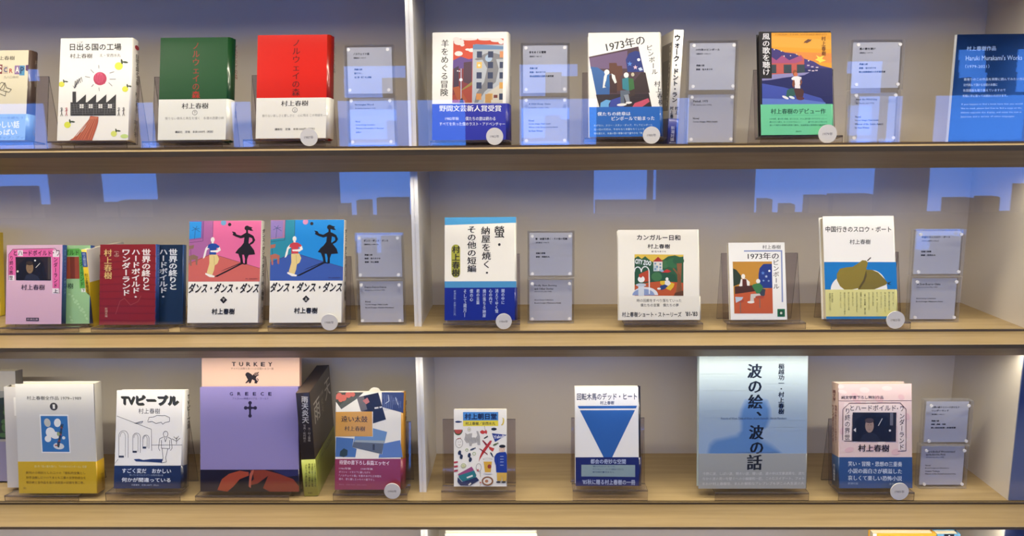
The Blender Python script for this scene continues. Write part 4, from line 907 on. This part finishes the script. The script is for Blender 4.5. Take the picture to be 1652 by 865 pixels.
a.p('30302c', 376, 328, 412, 304, 418, 314, 384, 334); a.o('6a6864', 3, 148, 372, 34, 44); a.l('b84a48', 5, 128, 336, 165, 326); a.l('5a5854', 2.5, 138, 362, 148, 362); a.l('5a5854', 2.5, 156, 362, 166, 362); a.l('8a4a48', 2.5, 142, 390, 162, 390)
a.p('b8302c', 330, 548, 340, 500, 366, 440, 400, 395, 436, 350, 454, 352, 440, 384, 406, 430, 370, 480, 350, 510); a.p('8a2420', 362, 350, 372, 346, 410, 384, 396, 398); a.p('8a2420', 330, 424, 350, 428, 410, 470, 416, 486, 384, 464); a.p('c04038', 424, 404, 476, 424, 462, 454, 430, 430)
def fish(x, y, l, r, c): 
    a.e(c, x, y, l, l * .32, r); t = R(r); a.p(c, x + l * .7 * math.cos(t), y + l * .7 * math.sin(t), x + l * 1.3 * math.cos(t) - l * .35 * math.sin(t), y + l * 1.3 * math.sin(t) + l * .35 * math.cos(t), x + l * 1.3 * math.cos(t) + l * .35 * math.sin(t), y + l * 1.3 * math.sin(t) - l * .35 * math.cos(t))
fish(272, 430, 24, -22, '2c3c5c'); fish(450, 478, 22, 60, '2c3a4c'); fish(484, 386, 24, -24, '5a6a3c')
for x, y in ((152, 462), (168, 500), (242, 486), (252, 528)): a.e('26304c', x, y, 14, 22, 15)
a.l('26304c', 12, 154, 450, 174, 520); a.l('26304c', 12, 242, 478, 254, 540)
a.o('8aa83c', 4, 220, 438, 12); a.o('8aa83c', 4, 288, 472, 14); a.o('a8b058', 5, 188, 584, 22, 20); a.e('d8dca0', 188, 584, 14, 12)
for k in range(5): a.p(('b8404a', 'f0eee9')[k % 2], 100, 545 + k * 20, 136, 540 + k * 20, 136, 556 + k * 20, 100, 562 + k * 20)
a.o('6a6864', 3, 330, 600, 24, 36); a.e('b85048', 322, 626, 8, 10); a.l('6a6864', 3, 344, 630, 346, 690)
a.p('eceae4', 370, 522, 458, 522, 444, 658, 384, 658); a.p('d8aa30', 376, 546, 454, 546, 442, 646, 388, 646); a.e('9a3a24', 430, 592, 18, 20); a.o('8a8884', 2.5, 414, 522, 44, 9); a.e('dcdad6', 416, 656, 40, 7)
a.p('9a4a7c', 136, 662, 265, 592, 285, 625, 150, 690); a.p('2a7a84', 140, 676, 288, 628, 308, 672, 300, 700, 180, 730, 150, 700); a.p('24305c', 134, 690, 175, 735, 310, 690, 334, 720, 250, 770, 160, 768, 132, 735); a.p('e8e6e4', 216, 690, 272, 668, 276, 684, 222, 704); a.p('dcdad8', 230, 760, 254, 740, 262, 752, 240, 772)
a.e('8a5a34', 412, 728, 54, 44); a.e('eae4dc', 412, 728, 40, 30); a.e('b87850', 404, 728, 16, 14); a.l('4a3a34', 3, 340, 770, 352, 760); a.e('c06a60', 346, 742, 8); a.e('3a3a3a', 484, 786, 26, 6)
a.e('e6c8b4', 549, 432, 27, 34); a.e('1c1c1e', 550, 404, 30, 15); a.l('3a2a28', 2.5, 534, 426, 544, 426); a.l('3a2a28', 2.5, 556, 426, 566, 426); a.l('a84a40', 2.5, 544, 448, 556, 448)
a.p('1c3a98', 522, 460, 580, 456, 596, 480, 596, 648, 494, 646, 490, 580, 476, 540, 476, 500, 496, 470); a.l('12265c', 3, 506, 510, 508, 600)
for y in (498, 524, 550, 580): a.l('c8d0e4', 4, 530, y, 562, y)
a.p('d8b048', 500, 650, 592, 650, 590, 728, 552, 728, 548, 670, 542, 728, 502, 726); a.e('2a2c34', 514, 738, 22, 8); a.e('2a2c34', 562, 738, 22, 8)
b.done(); hold(b, 3, 711.8, 831.8, 'clear acrylic book stand under the small paperback with cartoon drawings', lean=13)

b = book('B3', [(857, 205), (1222, 207), (1226, 756), (860, 760)], 3, 0.020, 'white hardcover with a large blue downward triangle and navy band', 'efeeec', '16182c', rnd=0.004, band=(0.29, '1a2466', '14184a'), lean=11, coat=0.6, rough=0.3)
a = b.a
a.t('回転木馬のデッド・ヒート', 868, 240, 1202, 278, '1c2240', 0.02); a.t(AUTHOR, 998, 284, 1076, 304, '1c2240', 0.015)
a.p('2c5ea8', 872, 311, 1203, 311, 1197, 326, 880, 326); a.p('2c5ea8', 884, 335, 1192, 335, 1064, 600, 1018, 600)
bb = b.b
bb.t('都会の奇妙な空間', 944, 608, 1140, 634, 'b8c4e0', 0.015); bb.r('8aa0a8', 892, 640, 1192, 706); bb.para([('「誰かとデュエット・ヒートだ」', .72), ('すごくキュート・ヒートな都会のできごと', 1), ('新刊発行書きおろし', .7)], 956, 644, 1128, 692, '2c4470'); bb.t("'85秋に贈る村上春樹の一冊", 898, 722, 1192, 750, 'b8c4e0', 0.015)
b.done(); hold(b, 3, 924, 1045, 'clear acrylic book stand under the white book with the blue triangle', lean=11)

b = book('B4', [(153, 22), (760, 20), (778, 775), (175, 772)], 3, 0.016, 'tall pale blue book with a blurred blue figure and black vertical lettering', 'bccccf', 'b0c0c4', rnd=0.001, lean=7, band=(0.262, 'a4a8a8', '969a9a'), pages=mat('dfe0dc', 0.8), coat=0.5, rough=0.3)
a = b.a
N = 30
def mixh(c1, c2, t): return ''.join('%02x' % int(int(c1[i:i + 2], 16) * (1 - t) + int(c2[i:i + 2], 16) * t + .5) for i in (0, 2, 4))
for k in range(N):
    y0 = 20 + 560 * k / N; a.k = 0; a.r(mixh('bccccf', '98b2d6', k / (N - 1)), 140, y0, 790, y0 + 560 / N + 1)
for k in range(12):                                    # softly blurred figure: nested tones
    d = 16 - k * 2.4; c = mixh('9fb6d6', '5f8ac6', k / 11)
    a.poly([(222 - d, 575), (232 - d, 530 - d), (260 - d, 505 - d), (380 - d, 480 - d), (404 - d, 450), (404 - d, 400), (395 - d, 380), (405 - d, 330), (430 - d, 290 - d), (480, 276 - d), (530 + d, 290 - d), (552 + d, 330), (556 + d, 385), (540 + d, 430), (510 + d, 450), (512 + d, 505 - d), (570 + d, 535 - d), (630 + d, 575)], c)
DK = '141c2c'
a.v('波の絵、波の話', 462, 74, 84, 672, DK, 0.01, 0.05, dx=38); a.v('稲越功一・村上春樹', 612, 74, 34, 358, DK, 0.01, 0.04, dx=10)
a.t('Pictures of Wave, Tales of Wave   Koichi Inakoshi   Haruki Murakami', 286, 374, 652, 388, '4a5f86')
a.l('6a84b0', 2, 370, 570, 612, 570)
bb = b.b
bb.v('話', 482, 580, 88, 672, '141c2c', 0.01, 0.05)
bb.para([('今熱に波、しばい波、明るい波、暗い波。波の中は文豪波風な、波た', 1), ('なかの波の見いを壁ぐへの小編緩和一匠、このむスイデート、フォト', 1), ('ちわけ村上春樹世、まんわ鮮和なアレプレブもびこの人生波の大', 1)], 196, 680, 764, 764, 'd8dada', 0.005, 0.62)
b.done(); hold(b, 3, 1153.7, 1305, 'wide clear acrylic book stand under the tall pale blue book', lean=7, hb=0.13)

b = book('B5', [(118, 157), (460, 157), (469, 640), (128, 645)], 3, 0.030, 'mottled pale pink slipcase with a dark oval portrait and slate blue band', 'e6cdca', 'd8bcae', side='L', rnd=0.001, lean=10, band=(0.298, '2c4f86', '26446f'))
a = b.a
for k in range(26): a.e('e2bcc0' if k % 2 else 'ecdad6', 130 + (k * 67) % 320, 170 + (k * 41) % 320, 16 + k % 9, 9 + k % 6, k * 23)
a.t('純文学書下ろし特別作品', 134, 212, 330, 228, '3a2c2c', 0.01); a.l('6a5050', 2, 118, 236, 462, 235)
for pts in ((142, 420, 142, 275, 172, 247, 408, 245, 436, 275, 438, 468, 400, 470), (150, 424, 186, 424, 186, 300), (190, 288, 392, 288)): a.l('4a3434', 2.5, *pts)
a.p('ecdcda', 148, 422, 148, 280, 176, 254, 404, 252, 430, 278, 432, 464, 402, 464, 396, 290, 186, 290, 184, 422)
a.v('り終の界世'[::-1] if False else '世界の終り', 166, 268, 27, 424, '33232a', 0.01) if False else a.v('り終の界世', 164, 268, 27, 422, '33232a', 0.01)
a.t('とハードボイルド', 176, 256, 388, 282, '33232a', 0.01); a.t('・ワ', 394, 262, 424, 284, '33232a', 0.01); a.v('ンダーランド', 417, 292, 26, 464, '33232a', 0.01)
a.r('1f1c24', 188, 290, 391, 425); a.p('0e0e14', 188, 400, 200, 330, 240, 298, 300, 292, 350, 310, 370, 360, 370, 425, 188, 425); a.r('6a6a72', 362, 292, 376, 350)
a.p('20222e', 220, 425, 236, 395, 268, 380, 300, 392, 322, 425); a.e('9c8478', 267, 352, 20, 32); a.e('4a3c38', 266, 328, 21, 12); a.l('d0ccc8', 3, 308, 352, 326, 318); a.p('d8d4d0', 192, 372, 204, 362, 204, 382); a.e('d8d4d0', 362, 374, 5)
a.l('4a3830', 2, 258, 348, 264, 348); a.l('4a3830', 2, 270, 348, 276, 348); a.l('7a5c52', 1.5, 263, 370, 271, 370)
a.t(AUTHOR, 216, 440, 360, 472, '2a2024', 0.01, 0.04)
bb = b.b
for i, tx in enumerate(('笑い・冒険・思想の三重奏', '小説の面白さが横溢した', '哀しくて楽しい恐怖小説')): bb.t(tx, 170, 518 + i * 33, 420, 541 + i * 33, 'd4dcea', 0.0, 0.04)
bb.t('新潮社版', 170, 616, 218, 626, '9ab0d0'); bb.t('定価1800円', 362, 616, 420, 626, '9ab0d0')
s = b.sp([(85, 155), (118, 157), (128, 645), (82, 640)]); s.v('世界の終りとハードボイルド・', 108, 236, 13, 400, '8a4a4a', 0.02); s.v('ワンダーランド', 92, 236, 13, 400, '8a4a4a', 0.02); s.v('純文学', 100, 180, 14, 222, '8a4a4a', 0.02)
s = b.sp([(85, 155), (118, 157), (128, 645), (82, 640)], 'band'); s.v('村上春樹長篇', 100, 510, 12, 610, 'd4dcea', 0.02)
b.done(); hold(b, 3, 1353, 1475, 'clear acrylic book stand under the mottled pink slipcase', lean=10)

# ---- next shelf down: only the tops show
b = book(None, [(720, 861), (867, 861), (866, 1040), (720, 1040)], 4, 0.012, 'white book whose top edge shows on the shelf below, nearer the divider', 'f0eee2', 'e0ded2', lean=0, y=0.05, z=ZS[4] + 0.001, dims=None); b.done()
b = book(None, [(1403, 861), (1503, 861), (1500, 1040), (1400, 1040)], 4, 0.02, 'yellow book with a white left edge, its top showing on the shelf below', 'e0ac3c', 'd8a030', lean=0, y=0.05, z=ZS[4] + 0.001)
b.a.r('efece4', 1400, 855, 1409, 1040); b.a.t('村上春樹', 1416, 864, 1438, 872, '6a4a1c'); b.done()
b = book(None, [(1505, 862), (1542, 862), (1540, 1040), (1503, 1040)], 4, 0.02, 'narrow blue and black book, its top showing on the shelf below beside the right panel', '6aa0c8', '5a90b8', lean=0, y=0.05, z=ZS[4] + 0.001)
b.a.r('20222a', 1516, 850, 1532, 1040); b.a.e('e8e8ea', 1524, 865, 1.5); b.done()

# ------------------------------------------------------------------ label blocks: two clear plates with a printed card and four magnets
MAG = mat('f2f2f4', 0.2); CARD = 'e6e7ec'
def plate_block(row, quad, base, lean, yb, label, lines, sub=None):
    """quad in photo pixels; lines: (text, x0, y0, x1, y1 as shares of the face, bold)"""
    bl, br = unY(*quad[3], yb), unY(*quad[2], yb)
    o = Vector(((bl.x + br.x) / 2, yb, base)); th = R(lean)
    n = Vector((0, math.cos(th), -math.sin(th)))
    P = [unP(*q, o, n) for q in quad]; ev = Vector((0, math.sin(th), math.cos(th)))
    W = ((P[1].x - P[0].x) + (P[2].x - P[3].x)) / 2; H = sub or ((P[0] - o).dot(ev) + (P[1] - o).dot(ev)) / 2
    o.x = (P[0].x + P[1].x + P[2].x + P[3].x) / 4
    root = empty('label_block', o, (-th, 0, 0), label, 'label block', 'clear acrylic label blocks')
    t = 0.0088; g = 0.0012
    mb = MB(); mb.box(-W / 2, 0, 0, W / 2, t, H, PLATE, PLATE_EDGE); mb.build('front_plate', root)
    mb = MB(); mb.box(-W / 2, t + g, 0, W / 2, 2 * t + g, H, PLATE, PLATE_EDGE); mb.build('back_plate', root)
    m = 0.0035
    mb = MB(); mb.box(-W / 2 + m, t + 0.0002, m, W / 2 - m, t + g - 0.0002, H - m, mat(CARD, 0.7))
    A = Art(mb, [(0, 0), (1, 0), (1, 1), (0, 1)], (-W / 2 + m, t + 0.0002, m), (W - 2 * m, 0, 0), (0, 0, H - 2 * m), (0, -1, 0), rough=0.7)
    for tx, x0, y0, x1, y1, bo in lines: A.t(tx, x0, y0, x1, y1, '22242e', bo + 0.012, res=1)
    mb.build('card', root)
    for sx in (-1, 1):
        for z in (0.0085, H - 0.0085):
            mb = MB(); mb.cyl((sx * (W / 2 - 0.0085), z), 0.0028, -0.0012, 0.0008, MAG, 16); mb.build('magnet', root)
    root['_h'] = H; return o, H, th
def block_pair(row, q, yb, near, jp, en, lean=2.0):
    """q: upper TL,TR, split L,R, lower BL,BR in photo pixels"""
    z0 = ZS[row] + 0.0011
    (tl, tr, ml, mr, bl, br) = q
    o, H, th = plate_block(row, [ml, mr, br, bl], z0, lean, yb, 'lower clear label block with English text, ' + near, en)
    zz = z0 + H * math.cos(th) + 0.0009
    plate_block(row, [tl, tr, mr, ml], zz, lean, yb + H * math.sin(th) + 0.0003, 'upper clear label block with Japanese text, ' + near, jp)
def JP(title, pub, *rest, t2=None, w=0.36, w2=0.28):
    L = [(title, 0.14, 0.115, 0.14 + w, 0.165, 0.02)]
    y = 0.21
    if t2: L.append((t2, 0.14, 0.2, 0.14 + 0.40, 0.245, 0.02)); y = 0.295
    L.append((pub, 0.14, y, 0.14 + w2, y + 0.035, 0.0))
    for i, (tx, ww_) in enumerate(rest): L.append((tx, 0.15, 0.455 + i * 0.085, 0.15 + ww_, 0.495 + i * 0.085, 0.02))
    return L
def EN(title, pub, *rest, t2=None, w=0.42, w2=0.46):
    L = [(title, 0.12, 0.115, 0.12 + w, 0.165, 0.01)]
    y = 0.20
    if t2: L.append((t2, 0.12, 0.19, 0.12 + 0.44, 0.24, 0.01)); y = 0.27
    L.append((pub, 0.12, y, 0.12 + w2, y + 0.035, 0.0))
    for i, (tx, ww_) in enumerate(rest): L.append((tx, 0.12, 0.475 + i * 0.075, 0.12 + ww_, 0.515 + i * 0.075, 0.01))
    return L
block_pair(1, [(552, 72), (632, 71.5), (559, 155), (637, 154), (561, 236), (639, 235)], 0.045, 'right of the red hardcover',
           JP('ノルウェイの森', '（講談社 1987.9）', ('長編小説', .18), ('書き下ろし', .18), ('全二巻・装丁 村上春樹', .38), w=.36), EN('Norwegian Wood', '(Kodansha, September 1987)', ('Novel', .1), ('Cover Design by author', .44), ('Winner of bestseller of the year', .64), ('author', .12)))
block_pair(1, [(840, 69), (919, 68.5), (841, 154), (919, 153), (841, 234.5), (919, 233.5)], 0.045, 'right of the book with the painted building',
           JP('羊をめぐる冒険', '（講談社 1982.10）', ('長編小説', .18), ('装画・佐々木マキ', .36), ('第4回野間文芸新人賞受賞', .54), w=.38), EN('A Wild Sheep Chase', '(Kodansha, October 1982)', ('Novel', .12), ('Cover Image: Maki Sasaki', .5), ('Winner of the Noma Literary Award', .66), ('for New Writers', .32), w=.5))
block_pair(1, [(1112, 65.5), (1193, 64), (1109, 149), (1189.5, 148), (1106, 230.5), (1187, 230)], 0.045, 'right of the spine-out slim white book',
           JP('1973年のピンボール', '（講談社 1980.6）', ('長編小説', .18), ('装画・佐々木マキ', .36), w=.52, w2=.32), EN('Pinball, 1973', '(Kodansha, June 1980)', ('Novel', .13), ('Cover Image: Maki Sasaki', .54), w=.32, w2=.4))
block_pair(1, [(1376.5, 65), (1462, 62), (1373, 146), (1455, 145), (1369.6, 229), (1447.6, 228)], 0.045, 'right of the book with the yellow sky',
           JP('風の歌を聴け', '（講談社 1979.7）', ('長編小説', .18), ('装画・佐々木マキ', .36), ('第22回群像新人文学賞受賞', .56), w=.34), EN('Hear the Wind Sing', '(Kodansha, July 1979)', ('Novel', .12), ('Cover Image: Maki Sasaki', .52), ('Winner of the Gunzo Award', .62), ('for New Writers', .32), w=.46, w2=.4))
block_pair(2, [(571, 376.5), (649, 376.4), (574.5, 452), (651, 452), (577.8, 526), (653.5, 525.5)], 0.052, 'right of the blue dancer picture',
           JP('ダンス・ダンス・ダンス', '（講談社 1988.10）', ('長編小説', .18), ('装画・佐々木マキ', .36), ('装幀・村上春樹', .32), w=.56, w2=.34), EN('Dance Dance Dance', '(Kodansha, October 1988)', ('Novel', .12), ('Cover Image: Maki Sasaki', .52), ('Book Design: Haruki Murakami', .66), w=.5))
block_pair(2, [(851.3, 373.2), (927.3, 373.3), (851, 450), (926.7, 449.7), (851, 523), (926, 522.3)], 0.060, 'right of the book with brush lettering',
           JP('螢・納屋を焼く・その他の短編', '（新潮社 1984.7）', ('短編小説集', .22), ('装幀・安西水丸', .32), w=.74, w2=.32), EN('Firefly, Barn Burning', '(Shinchosha, July 1984)', ('Short Story Collection', .44), ('Book Design: Mizumaru Anzai', .62), t2='and Other Stories', w=.52, w2=.4))
block_pair(2, [(1478.5, 370.5), (1560, 370.3), (1473, 447.5), (1553, 447), (1467.5, 520.5), (1545, 521)], 0.058, 'beside the book with the pear',
           JP('中国行きのスロウ・ボート', '（中央公論社 1983.5）', ('短編小説集', .22), ('装幀・安西水丸', .32), w=.62, w2=.38), EN('A Slow Boat to China', '(Chuokoronsha, May 1983)', ('Short Story Collection', .44), ('Book Design: Mizumaru Anzai', .6), w=.52, w2=.46))
block_pair(3, [(1497, 647), (1572, 648), (1489, 720), (1565, 720), (1481.7, 788.7), (1558, 788.7)], 0.056, 'beside the mottled pink slipcase',
           JP('世界の終りとハードボイルド・', '（新潮社 1985.6）', ('長編小説', .18), ('装画・装幀・司修', .34), ('第21回谷崎潤一郎賞受賞', .58), t2='ワンダーランド', w=.68, w2=.3), EN('Hard-Boiled Wonderland', '(Shinchosha, June 1985)', ('Novel', .12), ('Book Design and Illustration:', .56), ('  Osamu Tsukasa', .34), ('Winner of the Tanizaki Literary Prize', .72), t2='and the End of the World', w=.66, w2=.42))

# ------------------------------------------------------------------ blue sign at the right end of the top shelf
ys = 0.045
q = [(1546, 55.6), (1668, 55.6), (1652, 228), (1528, 228)]
bl = unY(1528, 228, ys); tl = unY(1546, 55.6, ys)
x0 = (bl.x + tl.x) / 2; x1 = XR - 0.006; Hs = tl.z - ZS[1] - 0.0005
o = empty('information_sign', ((x0 + x1) / 2, ys, ZS[1] + 0.0005), (0, 0, 0), 'deep blue acrylic sign with white writing at the right end of the top shelf', 'sign')
Ws = x1 - x0
mb = MB(); mb.box(-Ws / 2, 0.0, 0, Ws / 2, 0.008, Hs, mat('081534', 0.12, 0.6), mat('dfe4ee', 0.3))
px_of = lambda d: d
tr = (1546 + (1652 - 1528) * 1.16, 55.6)
rb = proj((x1, ys, ZS[1])); rt = proj((x1, ys, ZS[1] + Hs)); right_bottom = rb[0]
sq = [(122, 24), ((rt[0] - 1520) * 4.676, 24), ((rb[0] - 1520) * 4.676, 832), (38, 832)]
A = Art(mb, sq, (-Ws / 2, 0, 0), (Ws, 0, 0), (0, 0, Hs), (0, -1, 0), rough=0.2)
A.t('村上春樹作品', 190, 112, 410, 144, '9db4d8', 0.01, shear=0.05); A.t("Haruki Murakami's Works", 182, 180, 604, 216, 'b8cae6', 0.0, shear=0.05); A.t('（1979-2021）', 178, 246, 358, 274, 'b8cae6')
for i, (tx, xa, xb) in enumerate((('最寄りのこの作品を実際に読んでみたい方は', 166, 628), ('近代読んで頂ける当館の本棚に', 162, 418), ('各国語版も取り揃えていますので', 158, 478), ('気軽に手に取ってお読みいただけます。', 154, 492))): A.t(tx, xa, 346 + i * 41, xb, 366 + i * 41, 'c8d6ea', 0.01)
for i, (tx, xa, xb) in enumerate((('If you happen to find a book here that you would', 146, 606), ('like to read, please feel free to find a copy on the', 142, 600), ('shelves opposite this display, and enjoy the text in', 138, 598), ('Japanese and a variety of other languages.', 136, 546))): A.t(tx, xa, 534 + i * 31, xb, 552 + i * 31, 'c0d0ea', 0.0)
mb.build('panel', o)

# ------------------------------------------------------------------ white year discs stuck to the front of the stands
for px, py, r_, yr, row, where in ((498.5, 221.5, 14, '1987年', 1, 'red hardcover'), (798, 220, 14, '1982年', 1, 'book with the painted building'), (1051, 218, 13.8, '1980年', 1, 'book with the slanted bar picture'),
                                   (1335, 216, 14, '1979年', 1, 'book with the yellow sky'), (531.6, 520, 13.5, '1988年', 2, 'book with the blue dancer picture'), (812.7, 518.5, 13.3, '1984年', 2, 'book with brush lettering'),
                                   (1444.5, 518, 13.5, '1983年', 2, 'book with the pear'), (633, 792.4, 13, '1990年', 3, 'book with scattered travel photos'), (1451, 793, 13, '1985年', 3, 'mottled pink slipcase')):
    yd = YL[row] - 0.0013
    p = unY(px, py, yd); rad = r_ * (p - CAM).length / F * 0.97
    p.z = max(p.z, ZS[row] + rad + 0.0008)
    mb = MB(); mb.cyl((0, 0), rad, -0.001, 0.001, mat('f6f5f0', 0.5), 36)
    A = Art(mb, [(-1, -1), (1, -1), (1, 1), (-1, 1)], (-rad, -0.001, -rad), (2 * rad, 0, 0), (0, 0, 2 * rad), (0, -1, 0), rough=0.5)
    A.t(yr, -0.52, -0.16, 0.52, 0.17, '8a8a88', 0.012)
    d = mb.build('year_disc'); d.location = p
    tag(d, 'round white disc reading %s on the stand of the %s' % (yr[:4], where), 'year disc', 'round white year discs')

bpy.data.objects.remove(_to)
